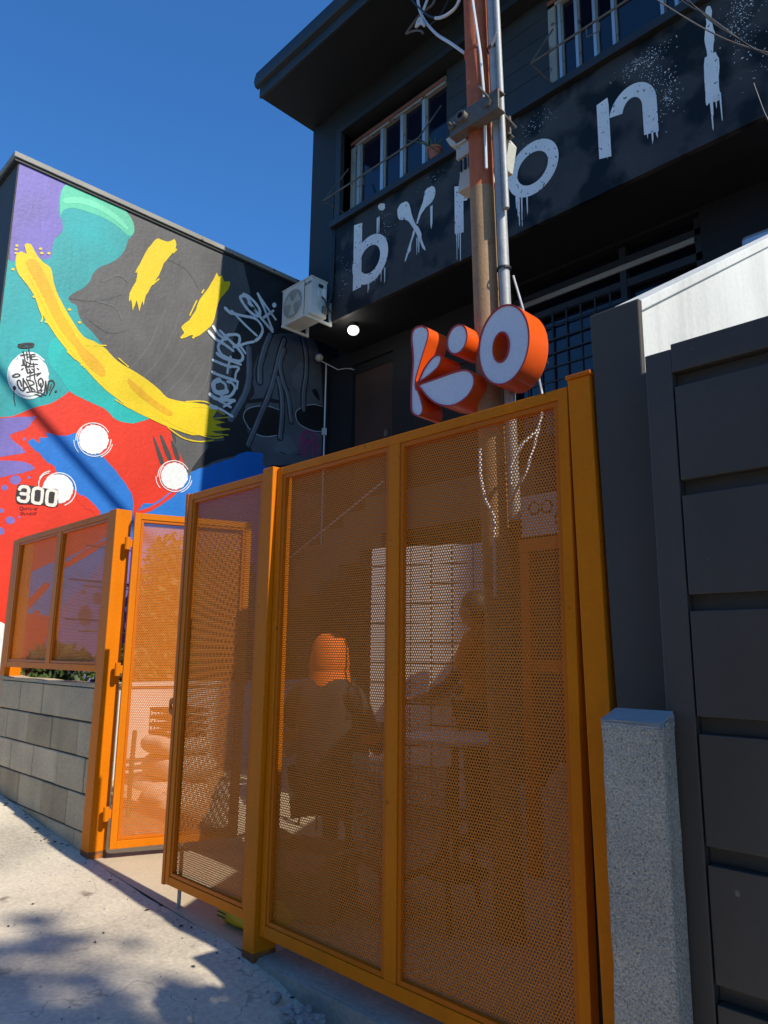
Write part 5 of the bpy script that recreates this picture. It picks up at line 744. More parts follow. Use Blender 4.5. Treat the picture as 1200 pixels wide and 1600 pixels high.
E_ = lambda cx, cz, rx, rz, rot=0, n=18: [(cx+rx*math.cos(2*math.pi*i/n)*math.cos(rot)-rz*math.sin(2*math.pi*i/n)*math.sin(rot), cz+rx*math.cos(2*math.pi*i/n)*math.sin(rot)+rz*math.sin(2*math.pi*i/n)*math.cos(rot)) for i in range(n)]
letter('letter_i', E_(-2.207, 3.165, .070, .080, .0))
letter('letter_o', E_(-1.925, 3.05, .150, .200, .0, 26), E_(-1.938, 3.041, .042, .070, 0, 24))
GS().tube([(-2.6, .33, 2.98), (-1.8, .33, 2.98)], .010, 6).tube([(-2.6, .33, 3.12), (-1.8, .33, 3.12)], .010, 6).tube([(-2.55, .33, 2.90), (-2.55, .33, 3.3)], .009, 6).build('mounting_rods', 'black rubber', sgn, smooth=True)
# ------------------------------------------------------------------ pole
PK = 1.1845                     # the pole and its fittings are drawn slim, then set at their true girth and place
def pm(v): return (v[0]*PK, v[1]*PK+.4656, v[2]*PK-.2952)
class GP(G):
    def add(s, vs, fs): return G.add(s, [pm(v) for v in vs], fs)
def pthing(name, lab, cat, loc, **k): return thing(name, lab, cat, pm(loc), **k)
px = lambda z: -2.37-.0245*(z-3.33)
py = .62
po_ = pthing('utility_pole', 'rusty red steel pole with a paler lower half rising behind the gate', 'pole', (px(0), py, 0))
GP().tube([(px(z), py, z) for z in (4.32, 5.3, 6, 6.5)], .072, 24).build('upper_shaft', 'rust', po_, smooth=True)
GP().tube([(px(z), py, z) for z in (-.1, 1.5, 3.2, 4.32)], .0735, 24).build('lower_shaft', 'pole primer', po_, smooth=True)
GP().lathe([(.0725, -.012), (.079, -.008), (.080, .006), (.0725, .012)], (px(5.28), py, 5.28), 24).build('weld_ring', 'rust', po_)
t = pthing('conduit_pipe', 'galvanised conduit strapped to the right side of the rusty pole', 'pipe', (-2.2, .6, 0))
qx = lambda z: -2.238-.026*(z-3.63)
GP().tube([(qx(z), .61, z) for z in (2.3, 4, 5.5, 6.4)], .031, 18).build('pipe', 'galvanised', t, smooth=True)
GP().tube([(qx(z)+.052, .585, z) for z in (4.1, 5, 5.8, 6.4)], .018, 12).build('pipe', 'galvanised', t, smooth=True)
for z in (3.75, 5.22): GP().lathe([(.038, -.008), (.042, -.006), (.042, .006), (.038, .008)], (qx(z), .61, z), 16).build('strap', 'black rubber', t)
GP().tube([(qx(5.2)+.03, .55, 5.19), (qx(5.2)+.09, .5, 5.17), (qx(5.2)+.13, .46, 5.15)], [.007, .008, .003], 6).build('tie_end', 'white cable', t)
t = pthing('pole_bracket', 'old bolted steel crossarm clamped around the rusty pole', 'bracket', (-2.35, .5, 4.8))
GP().box(-2.535, -2.17, .49, .505, 4.685, 4.815).box(-2.535, -2.17, .505, .56, 4.805, 4.815).box(-2.535, -2.17, .505, .56, 4.685, 4.695).build('channel', 'old galvanised', t, bevel=.003)
GP().box(-2.50, -2.25, .715, .73, 4.68, 4.81).box(-2.50, -2.25, .70, .76, 4.68, 4.69).build('channel', 'old galvanised', t, bevel=.003)
for x in (-2.51, -2.24): GP().tube([(x, .45 if x < -2.3 else .40, 4.755+(.05 if x > -2.3 else 0)), (x, .76, 4.745)], .0085, 8).lathe([(.001, .475), (.026, .475), (.026, .489)], (x, 0, 4.75), 6, 'y').build('bolt', 'old galvanised', t)
GP().lathe([(.02, .455), (.034, .455), (.034, .49), (.02, .49)], (-2.425, 0, 4.76), 14, 'y').build('pipe_socket', 'old galvanised', t, smooth=True)
t = pthing('junction_box', 'weathered beige plastic cable box fixed behind the rusty pole', 'cable box', (-2.5, .8, 4.6))
GP().prism([(-2.78, 4.95), (-2.42, 4.97), (-2.42, 4.93), (-2.48, 4.86), (-2.68, 4.85), (-2.74, 4.88)], 'xz', .74, .86).box(-2.70, -2.46, .75, .85, 4.76, 4.85).box(-2.68, -2.48, .76, .84, 4.64, 4.75).prism([(-2.69, 4.52), (-2.67, 4.64), (-2.48, 4.64), (-2.46, 4.52)], 'xz', .75, .85).build('housing', 'beige plastic', t, bevel=.006)
for i in range(5): GP().box(-2.67+.035*i, -2.655+.035*i, .748, .76, 4.66, 4.74).build('slot', 'black rubber', t)
GP().prism([(-2.40, 4.72), (-2.31, 4.72), (-2.275, 4.66), (-2.31, 4.49), (-2.36, 4.49), (-2.40, 4.55)], 'xz', .74, .82).build('side_cover', 'beige plastic', t, bevel=.006)
t = pthing('pole_cable', 'pale cable running down the front of the rusty pole', 'cable', (-2.33, .5, 4.9))
GP().tube([(px(6)+.02, .53, 6.2), (px(5.6)+.045, .535, 5.6), (px(5.2)+.078, .55, 5.2), (px(4.9)+.086, .56, 4.9), (px(4.4)+.082, .56, 4.4)], .009, 6).build('cable', 'white cable', t, smooth=True)
t = pthing('loose_cable_loop', 'pale cable hanging in a loop right of the pole behind the perforated panel', 'cable', (-2.0, .5, 2.6))
GP().tube([(-2.215, .66, 3.72), (-2.17, .74, 3.4), (-2.09, .74, 2.95), (-2.02, .55, 2.7), (-2.02, .45, 2.5), (-2.10, .45, 2.40), (-2.16, .5, 2.36)], .0065, 6).build('cable', 'white cable', t, smooth=True)
GP().tube([(-2.03, .58, 2.75), (-2.06, .48, 2.66), (-2.11, .45, 2.55), (-2.11, .45, 2.45)], .0075, 6).build('cable', 'white cable', t, smooth=True)
GP().tube([(-2.36, .52, 2.70), (-2.345, .5, 2.55), (-2.30, .48, 2.40), (-2.26, .5, 2.32), (-2.26, .5, 1.9)], .009, 6).build('cable', 'white cable', t, smooth=True)
t = pthing('cable_tangle', 'tangled pale and black cables with a splice hanging left of the pole top', 'cables', (-2.6, .6, 5.6))
def cab(pts, r, m): GP().tube([( -a, b, c) for a, b, c in [(x, y, z) for x, y, z in pts]], r, 6).build('cable', m, t, smooth=True)
def T(px_, pz_, y=.6): return (px_, y, pz_)
CT = CABLE_TANGLE
for pts, r, m in CT: GP().tube(catmull3(pts) if len(pts) > 2 else pts, r, 6).build('cable', m, t, smooth=True)
t = thing('overhead_cables', 'bundle of black service cables crossing the lettering at the top right', 'cables', (-1, 1.5, 5.5))
for pts, r, m in OVERHEAD: G().tube(catmull3(pts), r, 6).build('cable', m, t, smooth=True)
t = thing('service_cable', 'thick service cable bundle high over the yard', 'cable', (0, 4.6, 11.2))
G().tube([(.0, 5.0, 10.9), (0, 2.5, 12.55), (0, .6, 14.2), (0, -3.2, 17.8)], .05, 8).build('cable', 'black rubber', t, smooth=True)

# ------------------------------------------------------------------ right neighbour: pillar, pale sloping wall, bollard, grey gate
t = thing('pillar', 'dark grey rendered pillar between the orange gate and the grey gate', 'pillar', (-1.28, .06, 0))
G().prism([(-1.390, 2.963), (-1.18, 2.966), (-1.18, 2.66), (-1.05, 2.66), (-1.05, -.5), (-1.305, -.5), (-1.335, .9), (-1.362, 1.7)], 'xz', 0.0, .03).build('shaft', 'pillar grey', t, bevel=.006)
t = thing('boundary_wall', 'sunlit white rendered wall with a sloping top, rising behind the grey gate', 'wall', (-1.28, 2.7, 0))
G().prism([(.033, -.3), (.033, 2.925), (5.28, 6.05), (5.28, -.3)], 'yz', -1.36, -1.195).build('wall', 'white wall', t)
G().prism([(.033, 2.925), (.033, 2.97), (5.28, 6.12), (5.28, 6.05)], 'yz', -1.38, -1.182).build('sloping_cap', 'white wall', t, bevel=.004)
bl = thing('bollard', 'rough speckled concrete bollard standing in front of the pillar', 'bollard', (-1.17, -.2, -.3))
def rough_post(x0, x1, y0, y1, z0, zf, zb):
    me = bmesh.new(); n = 22
    r2 = random.Random(9); rows = []
    for i in range(n+1):
        f = i/n; row = []
        for (x, y) in [(x0, y0), (x0+.33*(x1-x0), y0), (x0+.66*(x1-x0), y0), (x1, y0), (x1, (y0+y1)/2), (x1, y1), ((x0+x1)/2, y1), (x0, y1), (x0, (y0+y1)/2)]:
            zt = zf+(zb-zf)*(y-y0)/(y1-y0); sx = 1-.03*max(0, f-.9)*10
            row.append((x+r2.uniform(-.003, .003)-.012*(1-f)*0, y+r2.uniform(-.003, .003), z0+(zt-z0)*f))
        rows.append(row)
    m = 9; vs = [p for r in rows for p in r]; fs = [(i*m+k, i*m+(k+1) % m, (i+1)*m+(k+1) % m, (i+1)*m+k) for i in range(n) for k in range(m)]
    return G().add(vs, fs+[tuple(range(n*m, n*m+m)), tuple(reversed(range(m)))])
rough_post(-1.274, -1.068, -.26, -.152, -.6, 1.395, 1.425).build('shaft', 'aggregate', bl, bevel=.012)
rough_post(-1.272, -1.072, -.257, -.155, 1.37, 1.402, 1.434).build('worn_top', 'cement top', bl, bevel=.008)
gg = thing('sliding_gate', 'closed dark grey metal gate of wide horizontal panels at the right edge', 'gate', (-.4, -.1, 0))
G().box(-1.10, -1.006, -.15, -.08, -.3, 2.655).build('stile', 'gate grey', gg, bevel=.004)
G().box(-1.006, 1.6, -.15, -.08, 2.568, 2.672).build('top_rail', 'gate grey', gg, bevel=.004)
G().box(-1.10, 1.6, -.079, -.002, -.3, 2.65).build('backing', 'gate grey', gg)
for i in range(8):
    z1 = 2.513-.381*i
    G().box(-.999, 1.6, -.153, -.10, z1-.328, z1).build('gate_panel', 'gate grey', gg, bevel=.003)
    G().box(-1.004, 1.6, -.112, -.0795, z1+.001, z1+.053).build('groove_strip', 'gate grey', gg)

# ------------------------------------------------------------------ rubble, litter, bag, box
t = thing('rubble_pile', 'small heap of broken concrete chips at the foot of the threshold step', 'rubble', (-2.75, -.25, -.1))
rr = random.Random(12)
def chunk(c, s, r):
    bm = bmesh.new(); bmesh.ops.create_icosphere(bm, subdivisions=1, radius=1)
    a = [r.uniform(.55, 1.2) for _ in range(3)]; rot = Matrix.Rotation(r.uniform(0, 6), 3, 'Z') @ Matrix.Rotation(r.uniform(-.5, .5), 3, 'X')
    vs = [Vector(c)+(rot @ Vector((v.co.x*a[0], v.co.y*a[1], v.co.z*.55)))*s*r.uniform(.75, 1.15) for v in bm.verts]; fs = [tuple(v.index for v in f.verts) for f in bm.faces]; bm.free(); return vs, fs
for i in range(46):
    x = rr.gauss(-2.87, .115); y = rr.gauss(-.135, .045)-.25*(x+2.87)*0; s = rr.uniform(.010, .036) if i > 8 else rr.uniform(.035, .052)
    y = min(y, -.05); vs, fs = chunk((x, y, gz(x)+s*.45+max(0, .05-abs(x+2.86)*.2)), s, rr); G().add(vs, fs).build('concrete_chip', 'rubble', t)
g = G()
for i in range(260):
    x = rr.uniform(-7.5, -2.4); y = rr.uniform(-1.4, -.02) if rr.random() < .5 else -abs(rr.gauss(0, .09))-.01
    s = rr.uniform(.003, .009)*(1 if rr.random() < .95 else 2); vs, fs = chunk((x, y, gz(x)+bump_z(x, y)+s*.3), s, rr); g.add(vs, fs)
lit = g.build('grit', 'rubble', kind='stuff'); tag(lit, 'loose grit and small stones scattered along the pavement', 'grit')
g = G()
for i in range(46):
    x = rr.uniform(-7.5, -3.0); y = rr.uniform(-1.3, -.03); z = gz(x)+bump_z(x, y)+.004; a = rr.uniform(0, 3); s = rr.uniform(.010, .024)
    if rr.random() < .55: y = rr.uniform(-.12, -.01); 
    g.add([(x+s*math.cos(a), y+s*math.sin(a), z), (x+s*.4*math.cos(a+1.6), y+s*.4*math.sin(a+1.6), z+.006), (x-s*math.cos(a), y-s*math.sin(a), z+.002), (x-s*.4*math.cos(a+1.6), y-s*.4*math.sin(a+1.6), z)], [(0,1,2,3)])
lit = g.build('leaf_litter', 'dry leaf', kind='stuff', fix=False); tag(lit, 'small dry leaves lying on the pavement by the walls', 'leaf litter')
t = thing('yellow_bag', 'crumpled yellow bag with black print lying under the closed gate leaf', 'bag', (-3.8, .2, .02))
bm = bmesh.new(); bmesh.ops.create_cube(bm, size=1); bmesh.ops.subdivide_edges(bm, edges=bm.edges, cuts=5, use_grid_fill=True)
r3 = random.Random(8); g = G(); vs = []
for v in bm.verts:
    p = v.co.copy(); k_ = 1-.45*abs(p.z*2)**3*.5; vs.append((-3.86+p.x*.42*k_+r3.uniform(-.008, .008), .24+p.y*.24*k_+r3.uniform(-.008, .008), .095+p.z*.13+r3.uniform(-.008, .008)))
g.add(vs, [tuple(v.index for v in f.verts) for f in bm.faces]); bm.free(); g.build('sack', 'yellow bag', t, smooth=True)
for i in range(3): G().box(-4.04, -3.95, .098, .1, .075+i*.022, .083+i*.022).build('print_line', 'black rubber', t)
t = thing('cardboard_box', 'open brown cardboard box on the yard floor behind the middle post', 'box', (-3.95, .62, .02))
c0, s0 = math.cos(.35), math.sin(.35)
def bxp(x, y, z): return (-3.86+x*c0-y*s0, .66+x*s0+y*c0, .03+z)
for (x0, x1, y0, y1, z0, z1) in ((-.24, .24, -.19, -.18, 0, .38), (-.24, .24, .18, .19, 0, .38), (-.24, -.23, -.18, .18, 0, .38), (.23, .24, -.18, .18, 0, .38), (-.23, .23, -.18, .18, 0, .01)):
    G().add([bxp(*q) for q in ((x0,y0,z0),(x1,y0,z0),(x1,y1,z0),(x0,y1,z0),(x0,y0,z1),(x1,y0,z1),(x1,y1,z1),(x0,y1,z1))], [(0,3,2,1),(4,5,6,7),(0,1,5,4),(1,2,6,5),(2,3,7,6),(3,0,4,7)]).build('side', 'cardboard', t)
for sx, dy in ((-1, 0), (1, 0)):
    G().add([bxp(sx*.24, -.18, .38), bxp(sx*.24, .18, .38), bxp(sx*.40, .18, .42), bxp(sx*.40, -.18, .42)], [(0,1,2,3)]).build('flap', 'cardboard', t, fix=False)
G().add([bxp(-.23, -.19, .38), bxp(.23, -.19, .38), bxp(.22, -.30, .30), bxp(-.22, -.30, .30)], [(0,1,2,3)]).build('flap', 'cardboard', t, fix=False)
t = thing('crate', 'black slatted plastic crate on a low block behind the open gate leaf', 'crate', (-7.2, 1.35, .9))
cx, cy, cz = -7.55, 1.75, .72
g = G()
for z in (0, .08, .16, .24): g.box(cx-.28, cx+.28, cy-.2, cy-.19, cz+z, cz+z+.04).box(cx-.28, cx+.28, cy+.19, cy+.2, cz+z, cz+z+.04).box(cx-.28, cx-.27, cy-.19, cy+.19, cz+z, cz+z+.04).box(cx+.27, cx+.28, cy-.19, cy+.19, cz+z, cz+z+.04)
for i in range(8): x = cx-.27+i*.075; g.box(x, x+.02, cy-.203, cy-.201, cz, cz+.28)
g.build('slats', 'black plastic', t); G().box(cx-.27, cx+.27, cy-.19, cy+.19, cz-.01, cz-.001).build('base', 'black plastic', t)
rs_ = random.Random(6)
for (sx, sy, sz, a, b_, h_, lab) in ((-.10, .0, .13, .46, .34, .15, 'pale lumpy sack at the bottom of the stack under the black crate'), (.02, .03, .38, .42, .32, .14, 'middle pale sack of the stack under the black crate'), (-.03, 0, .60, .40, .30, .115, 'top pale sack, directly under the black crate'), (.62, -.35, .15, .34, .28, .15, 'pale sack lying on the floor beside the stack with the crate'), (.95, .25, .13, .3, .26, .13, 'pale sack farthest from the crate stack, towards the open leaf')):
    t = thing('sack', lab, 'sack', (cx+sx, cy+sy, .03), group='pale sacks behind the open gate leaf')
    g = G(); g.ball((0, 0, 0), 1, 1, 1, 22, 12); vs = [(cx+sx+math.copysign(abs(v[0])**.6, v[0])*a*rs_.uniform(.95, 1.04), cy+sy+math.copysign(abs(v[1])**.6, v[1])*b_*rs_.uniform(.95, 1.04), sz+.02+math.copysign(abs(v[2])**.8, v[2])*h_*rs_.uniform(.9, 1.08)) for v in g.v]
    g.v = vs; g.build('sack_body', 'sack cloth', t, smooth=True)
t = thing('hose', 'green garden hose hanging beside the left post', 'hose', (-6.1, .6, 0))
G().tube([(-6.55, .75, .9), (-6.53, .73, .5), (-6.5, .72, .15), (-6.35, .8, .06), (-6.1, 1.0, .06)], .022, 8).build('tube', 'green hose', t, smooth=True)

# ------------------------------------------------------------------ yard furniture seen through the sheets
wt = thing('tiled_screen', 'sunlit white tiled screen wall standing in the yard behind the pole', 'wall', (-4.62, 2.78, 0), R(22), local=True)
G().box(-.72, .55, .012, .12, .02, 2.66).build('backing', 'mortar', wt)
tile0 = None
for r in range(14):
    for c in range(6):
        x0 = -.72+c*.2117; z0 = .03+r*.188
        if tile0 is None: tile0 = G().box(0, .201, 0, .012, 0, .178).build('tile', 'white tile', wt, bevel=.002); tile0.location = (x0*S, 0, z0*S)
        else:
            q = tile0.copy(); COL.objects.link(q); q.parent = wt; q.location = (x0*S, 0, z0*S)
of = thing('order_counter', 'orange framed kiosk counter with a white board at the right inside the yard', 'kiosk', (-2.3, 2.0, 0))
OX, OY = -3.34, 2.3
for x in (-3.36, -2.97, -1.9): G().box(x, x+.085, OY, OY+.09, .02, 2.41).build('post', 'vest orange', of, bevel=.004)
for z in (1.49, 2.42): G().box(OX-.02, -1.815, OY-.012, OY-.001, z, z+.09).build('rail', 'vest orange', of, bevel=.002)
G().box(OX, -1.85, OY+.01, OY+.06, 2.54, 2.86).build('board', 'white wall', of)
rf = random.Random(2)
for i in range(7):
    cx_, cz_ = OX+.12+i*.12, 2.70+rf.uniform(-.06, .06); g = G(); ring_geo(g, cx_, cz_, .055, .055, .016, OY+.0085-.0006*i); g.build('printed_flower', 'black rubber', of, fix=False)
ch = thing('perforated_chair', 'low metal armchair with a perforated back and dark tubular frame, its back to the gate', 'chair', (-3.3, .86, 0))
C0 = V(-3.30, .86, 0); ux = V(.93, .36, 0); uy = V(-.36, .93, 0)
def cp(a, b, z): return C0+ux*a+uy*b+V(0, 0, z)
hexo = [(-.36, .95), (-.355, .62), (-.30, .42), (-.02, .26), (.26, .40), (.33, .62), (.34, .95)]
G().tube([cp(a, 0, z) for a, z in hexo], .022, 8).build('back_frame', 'black plastic', ch, smooth=True)
me_ch = perforated(.62, .62, .024, .30)
for q in ('back_panel',):
    o = put_mesh(me_ch, q, ch, 0, 0, 0)
    o.matrix_world = Matrix.Translation((cp(-.31, .02, .33))*S-Vector((-3.3, .86, 0))*S) @ Matrix.Rotation(math.atan2(.36, .93), 4, 'Z')
    o.data.materials.clear(); o.data.materials.append(MATS['mesh grey'])
G().tube([cp(-.36, 0, .62), cp(-.33, .5, .60), cp(.33, .5, .60), cp(.33, 0, .62)], .02, 8).build('seat_frame', 'black plastic', ch, smooth=True)
G().add([cp(-.31, .02, .58), cp(.31, .02, .58), cp(.31, .48, .60), cp(-.31, .48, .60)], [(0,1,2,3)]).build('seat', 'black plastic', ch, fix=False)
for a, b in ((-.33, .02), (.31, .02), (-.31, .48), (.31, .48)): G().tube([cp(a, b, .60), cp(a*1.12, b+(.06 if b > .2 else -.05), .03)], .018, 8).build('leg', 'black plastic', ch, smooth=True)
tb = thing('round_table', 'small pale round table in front of the seated person', 'table', (-3.9, 1.9, 0))
G().lathe([(.001, 1.0), (.42, 1.0), (.42, .975), (.001, .975)], (-3.75, 1.95, 0), 28).build('table_top', 'white tile', tb); G().tube([(-3.75, 1.95, .975), (-3.75, 1.95, .06)], .03, 10).lathe([(.001, .06), (.24, .05), (.24, .03)], (-3.75, 1.95, 0), 20).build('pedestal', 'black plastic', tb)
for (x, y, lab) in ((-1.75, .85, 'translucent plastic chair just inside the gate at the right'),):
    c = thing('plastic_chair', lab, 'chair', (x, y, 0))
    G().box(x-.27, x+.27, y-.27, y+.27, .58, .61).build('seat', 'clear plastic', c, bevel=.01)
    G().prism([(x-.27, .62), (x-.29, 1.0), (x-.2, 1.12), (x+.2, 1.12), (x+.29, 1.0), (x+.27, .62)], 'xz', y-.30, y-.27).build('backrest', 'clear plastic', c, bevel=.01)
    G().box(x+.27, x+.30, y-.27, y+.27, .80, .83).build('armrest', 'clear plastic', c, bevel=.006)
    for a in (-.25, .25):
        for b in (-.25, .25): G().tube([(x+a, y+b, .58), (x+a*1.1, y+b*1.1, .03)], .02, 8).build('leg', 'clear plastic', c)
t = thing('folding_stand', 'thin dark wire stand on the sunlit floor behind the closed leaf', 'stand', (-5.3, 1.9, 0))
for dx in (0, .18): G().tube([(-5.55+dx, 1.95, .95), (-5.50+dx*1.4, 1.85, .03)], .010, 6).build('leg', 'black plastic', t)
G().tube([(-5.5, 1.85, .35), (-5.25, 1.85, .35)], .009, 6).build('crossbar', 'black plastic', t)
t = thing('leaning_bag', 'dark crumpled bag resting on the stand by the sunlit floor', 'bag', (-5.4, 2.0, .95))
G().ball((-5.45, 2.0, 1.17), .24, .16, .24, 14, 8).build('sack', 'brown wall', t, smooth=True)

# ------------------------------------------------------------------ people
H = 1.333
def person(name_label, base, rot, parts, extra=None):
    t = thing('person', name_label, 'person', base, rot, local=True)
    return t
def chain(pts, edges, m, name, t, root=0, sub=2): return skinned(name, [(p[0]*H, p[1]*H, p[2]*H, tuple(v*H for v in p[3]) if isinstance(p[3], tuple) else p[3]*H) for p in pts], edges, m, t, root, sub)
def head(t, c, m_skin='skin tone', hair=True, look=0.0, cap=None):
    """head with brow, nose, lips, chin, ears; faces +Y of the figure"""
    cx, cy, cz = [v*H for v in c]; bm = bmesh.new(); bmesh.ops.create_uvsphere(bm, u_segments=28, v_segments=20, radius=1)
    vs = []
    for v in bm.verts:
        x, y, z = v.co; X = x*.078; Y = y*.098; Z = z*.118
        if z < -.2: X *= 1-.35*(-z-.2); Y *= 1-.10*(-z-.2)
        if y > .6:
            Y += .020*math.exp(-((x/.16)**2+((z+.08)/.22)**2))            # nose
            Y += .008*math.exp(-((x/.3)**2+((z+.45)/.08)**2))             # lips
            Y += .010*math.exp(-((x/.3)**2+((z+.85)/.15)**2))             # chin
            Y -= .010*math.exp(-(((abs(x)-.38)/.16)**2+((z-.08)/.12)**2))  # eye sockets
        if abs(x) > .9 and abs(z) < .3 and abs(y) < .3: X *= 1.10
        vs.append((cx+X*H, cy+Y*H, cz+Z*H))
    f = [tuple(q.index for q in p.verts) for p in bm.faces]; bm.free()
    hd = G().add(vs, f).build('head', m_skin, t, smooth=True)
    g = G()
    for s in (-1, 1): g.ball((cx+s*.030*H, cy+.086*H, cz+.008*H), .011*H, .007*H, .007*H, 8, 6)
    g.build('eyes', 'hair', t)
    if hair:
        g = G(); g.ball((cx, cy-.016*H, cz+.028*H), .088*H, .100*H, .112*H, 20, 12); g.build('hair', 'hair', t, smooth=True)
# seated person: orange cap, dark jacket, seen from behind
p1 = thing('person', 'seated person seen from behind in an orange cap and dark jacket with orange arm bands', 'person', (-4.074, 0.934, .03), R(28), local=True)
#   figure faces +Y; seat at z .45 m
chain([(0,.0,.50,(.17,.13)), (0,-.02,.70,(.165,.11)), (0,-.01,.88,(.18,.115)), (0,.0,1.0,(.12,.085)), (0,.02,1.06,.055),
       (.17,.0,.97,.062), (.235,.03,.80,.050), (.25,.09,.70,.046), (-.17,.0,.97,.062), (-.24,.03,.80,.050), (-.25,.10,.70,.046)],
      [(0,1),(1,2),(2,3),(3,4),(3,5),(5,6),(6,7),(3,8),(8,9),(9,10)], 'dark cloth', 'jacket', p1)
chain([(0,0,.50,.13), (.10,.05,.48,.085), (.12,.40,.49,.070), (.13,.44,.25,.052), (.13,.43,.06,.045), (.13,.53,.035,.040), (-.10,.05,.48,.085), (-.12,.40,.49,.070), (-.13,.44,.25,.052), (-.13,.43,.06,.045), (-.13,.53,.035,.040)],
      [(0,1),(1,2),(2,3),(3,4),(4,5),(0,6),(6,7),(7,8),(8,9),(9,10)], 'dark cloth', 'trousers', p1)
def hand(s, w, m='skin tone', t=None, d=(0, 1, 0)):
    """palm, four unequal bent fingers and a thumb, grown as one surface"""
    pts = [(w[0], w[1]-.10, w[2]+.03, .030), (w[0], w[1], w[2], .026), (w[0], w[1]+.045, w[2]-.004, (.040, .016))]; ed = [(0,1),(1,2)]
    for i, (dx, ln) in enumerate(((-.028, .072), (-.009, .082), (.010, .076), (.028, .060))):
        a = len(pts); pts += [(w[0]+dx, w[1]+.075, w[2]-.006, .0088), (w[0]+dx*1.1, w[1]+.075+ln*.55, w[2]-.022, .0080), (w[0]+dx*1.1, w[1]+.075+ln*.85, w[2]-.045, .0068)]; ed += [(2, a), (a, a+1), (a+1, a+2)]
    a = len(pts); pts += [(w[0]+s*.042, w[1]+.035, w[2]-.012, .011), (w[0]+s*.055, w[1]+.07, w[2]-.025, .009)]; ed += [(1, a), (a, a+1)]
    return chain(pts, ed, m, 'forearm_and_hand', t, 0, 1)
for s in (-1, 1):
    chain([(s*.235,.03,.79,.048), (s*.25,.12,.685,.043), (s*.20,.32,.74,.032), (s*.19,.36,.75,.030)], [(0,1),(1,2),(2,3)], 'lilac cloth' if s < 0 else 'dark cloth', 'sleeve', p1)
    hand(-s, (s*.185, .44, .755), t=p1)
    G().lathe([(.058*H, -.022*H), (.062*H, 0), (.058*H, .022*H)], (s*.245*H, .05*H, .755*H), 16).build('arm_band', 'vest orange', p1, smooth=True)
chain([(-.225,.02,.90,.052), (-.245,.03,.80,.056), (-.255,.06,.70,.056), (-.25,.07,.62,.05)], [(0,1),(1,2),(2,3)], 'lilac cloth', 'sleeve_panel', p1)
head(p1, (0, .045, 1.155), hair=False)
g = G(); cx, cy, cz = 0, .035*H, 1.17*H
prof = [(.104, -.075), (.110, -.05), (.104, .0), (.098, .05), (.078, .095), (.045, .120), (.001, .128)]
g.lathe([(a*H, b*H) for a, b in prof], (cx, cy, cz), 28); g.build('cap', 'vest orange', p1, smooth=True)
g = G(); n_ = 24
g.add([( (.104*math.cos(a))*H, (.035+.104*math.sin(a))*H, (1.17-.075)*H) for a in [2*math.pi*i/n_ for i in range(n_)]]+[((.128*math.cos(a))*H, (.03+.13*math.sin(a))*H, (1.17-.155-(.05 if math.sin(a) < -.3 else 0))*H) for a in [2*math.pi*i/n_ for i in range(n_)]], [(i, (i+1) % n_, n_+(i+1) % n_, n_+i) for i in range(n_)])
g.build('neck_flap', 'vest orange', p1, smooth=True)
# standing person working at the table in an orange apron
p2 = thing('person', 'dark haired standing person in an orange vest, in profile facing left before the tiled screen', 'person', (-4.042, 2.658, .03), R(100), local=True)
chain([(0,0,.88,(.145,.11)), (0,.0,1.05,(.14,.105)), (0,.0,1.22,(.165,.11)), (0,.0,1.32,(.11,.08)), (0,.02,1.38,.055), (.16,.0,1.28,.058), (.19,.06,1.08,.048), (-.16,.0,1.28,.058), (-.19,.06,1.08,.048), (0,.0,.78,(.15,.12))],
      [(0,1),(1,2),(2,3),(3,4),(3,5),(5,6),(3,7),(7,8),(0,9)], 'vest orange', 'vest', p2)
chain([(0,0,.84,.13), (.09,0,.80,.085), (.10,.01,.45,.065), (.10,0,.08,.048), (.10,.12,.04,.042), (-.09,0,.80,.085), (-.10,.01,.45,.065), (-.10,0,.08,.048), (-.10,.12,.04,.042)],
      [(0,1),(1,2),(2,3),(3,4),(0,5),(5,6),(6,7),(7,8)], 'dark cloth', 'trousers', p2)
chain([(0,.045,.93,(.12,.085)), (0,.04,1.10,(.14,.095)), (0,.035,1.27,(.14,.085)), (0,.03,1.33,(.09,.06))], [(0,1),(1,2),(2,3)], 'vest orange', 'apron', p2)
for s in (-1, 1):
    chain([(s*.19,.06,1.09,.048), (s*.20,.12,1.0,.042), (s*.15,.30,.93,.032)], [(0,1),(1,2)], 'dark cloth', 'sleeve', p2)
    hand(-s, (s*.13, .40, .90), t=p2)
head(p2, (0, .05, 1.475))

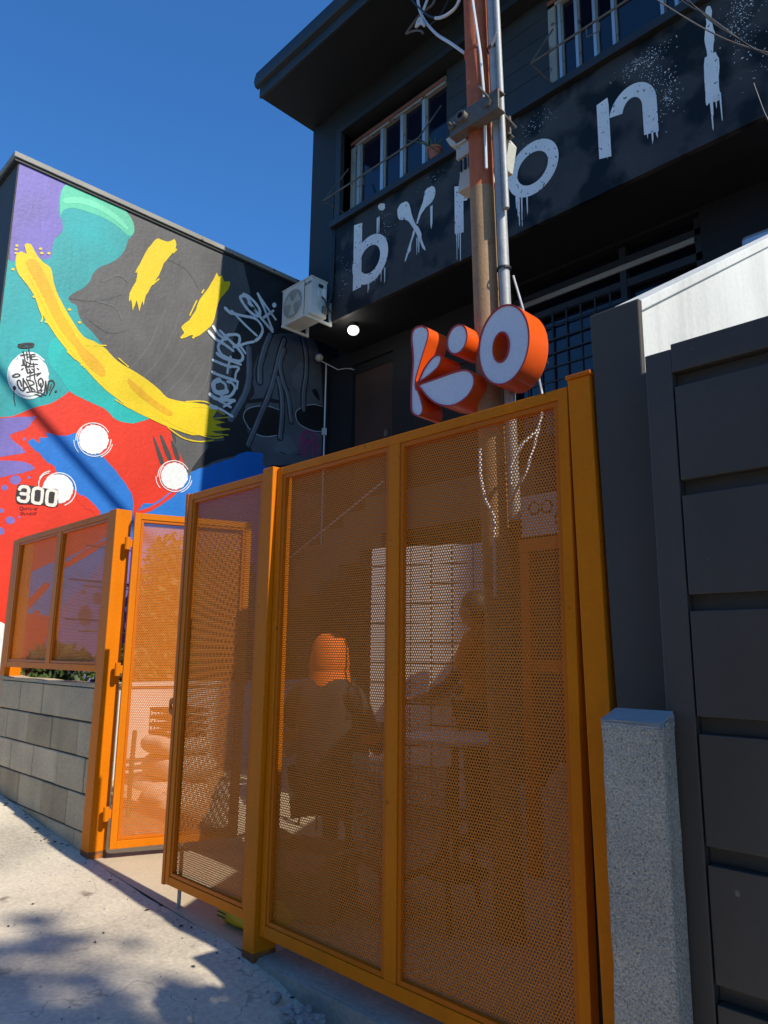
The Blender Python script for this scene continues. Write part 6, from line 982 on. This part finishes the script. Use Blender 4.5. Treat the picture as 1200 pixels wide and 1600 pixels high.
# ------------------------------------------------------------------ street tree out of the picture, whose crown dapples the pavement
sh = thing('shade_hedge', 'unseen leafy hedge before the grey gate, right of the picture', 'shade_hedge', (.9, -.35, -.4))
sl = random.Random(77); q = G()  # leaf mass added out of view to keep sun off bollard and pavement
for i in range(19000):
    x = sl.uniform(.0, 2.0); y = sl.uniform(-.47, -.10); z = sl.uniform(-.4, 3.55+.12*math.sin(7*x)-.9*abs(y+.34)**1.2)
    a = Vector((sl.gauss(0, 1), sl.gauss(0, 1), sl.gauss(0, .8))).normalized(); b = a.orthogonal().normalized(); b = Matrix.Rotation(sl.uniform(0, 6.28), 3, a) @ b; e = a.cross(b); p = Vector((x, y, z)); s_ = sl.uniform(.04, .075)
    q.add([p-b*s_, p+e*s_*.5, p+b*s_, p-e*s_*.5], [(0, 1, 2, 3)])
q.build('foliage', 'leaf tree', sh, fix=False, kind='stuff')
for x in (.3, 1.0, 1.7): G().tube([(x, -.35, -.5), (x+.05, -.33, 1.2), (x, -.35, 2.7)], [.04, .03, .01], 7).build('stem', 'bark', sh, smooth=True)
# houses across the street, reflected in the window panes
for i, (x0, x1, y1, h, m_, lab) in enumerate(((-22, -11, -15, 7.5, 'house beige', 'beige plastered house across the street, farthest left'), (-10.5, 1, -14.5, 9.5, 'house ochre', 'taller ochre house across the street, opposite the gate'), (1.6, 13, -15.2, 8, 'house beige', 'beige house across the street, farthest right'))):
    t = thing('facing_house', lab, 'building', ((x0+x1)/2, y1-3, -1.5), group='houses across the street')
    G().box(x0, x1, y1-7, y1, -1.5, h).build('wall', m_, t); G().box(x0-.3, x1+.3, y1-7.2, y1+.4, h+.001, h+.3).build('roof', 'terracotta', t)
    for fl in (.6, 4.2):
        for k_ in range(4):
            xx = x0+1.2+k_*(x1-x0-2.2)/4; w0 = G().box(xx, xx+1.3, y1+.002, y1+.06, fl, fl+1.6).build('window', 'window frame', t); ORG[w0.name] = ORG[t.name]
            G().box(xx+.1, xx+1.2, y1+.061, y1+.07, fl+.1, fl+1.5).build('pane', 'glass dark', w0)
tr = thing('street_tree', 'street tree with a spreading crown over the pavement to the right', 'tree', (10.5, -2.6, -.9))
G().tube([(10.5, -2.6, -1.0), (10.45, -2.5, 3), (10.6, -2.3, 7.2), (10.8, -2.1, 10.2)], [.42, .34, .26, .16], 12).build('trunk', 'bark', tr, smooth=True)
tl = random.Random(31); lg = G(); limb = G()
for (cx, cy, cz, rx, ry, rz, n) in TREE:
    limb.tube([(10.8, -2.1, 10.2), ((10.8+cx)/2, (-2.1+cy)/2, (10.2+cz)/2+.25), (cx, cy, cz)], [.12, .07, .02], 7)
    q = leaves((cx, cy, cz), (rx, ry, rz), n, .055 if cz < 6 else .14, tl); lg.add(q.v, q.f)
limb.build('limbs', 'bark', tr, smooth=True); lg.build('crown', 'leaf tree', tr, fix=False, kind='stuff')
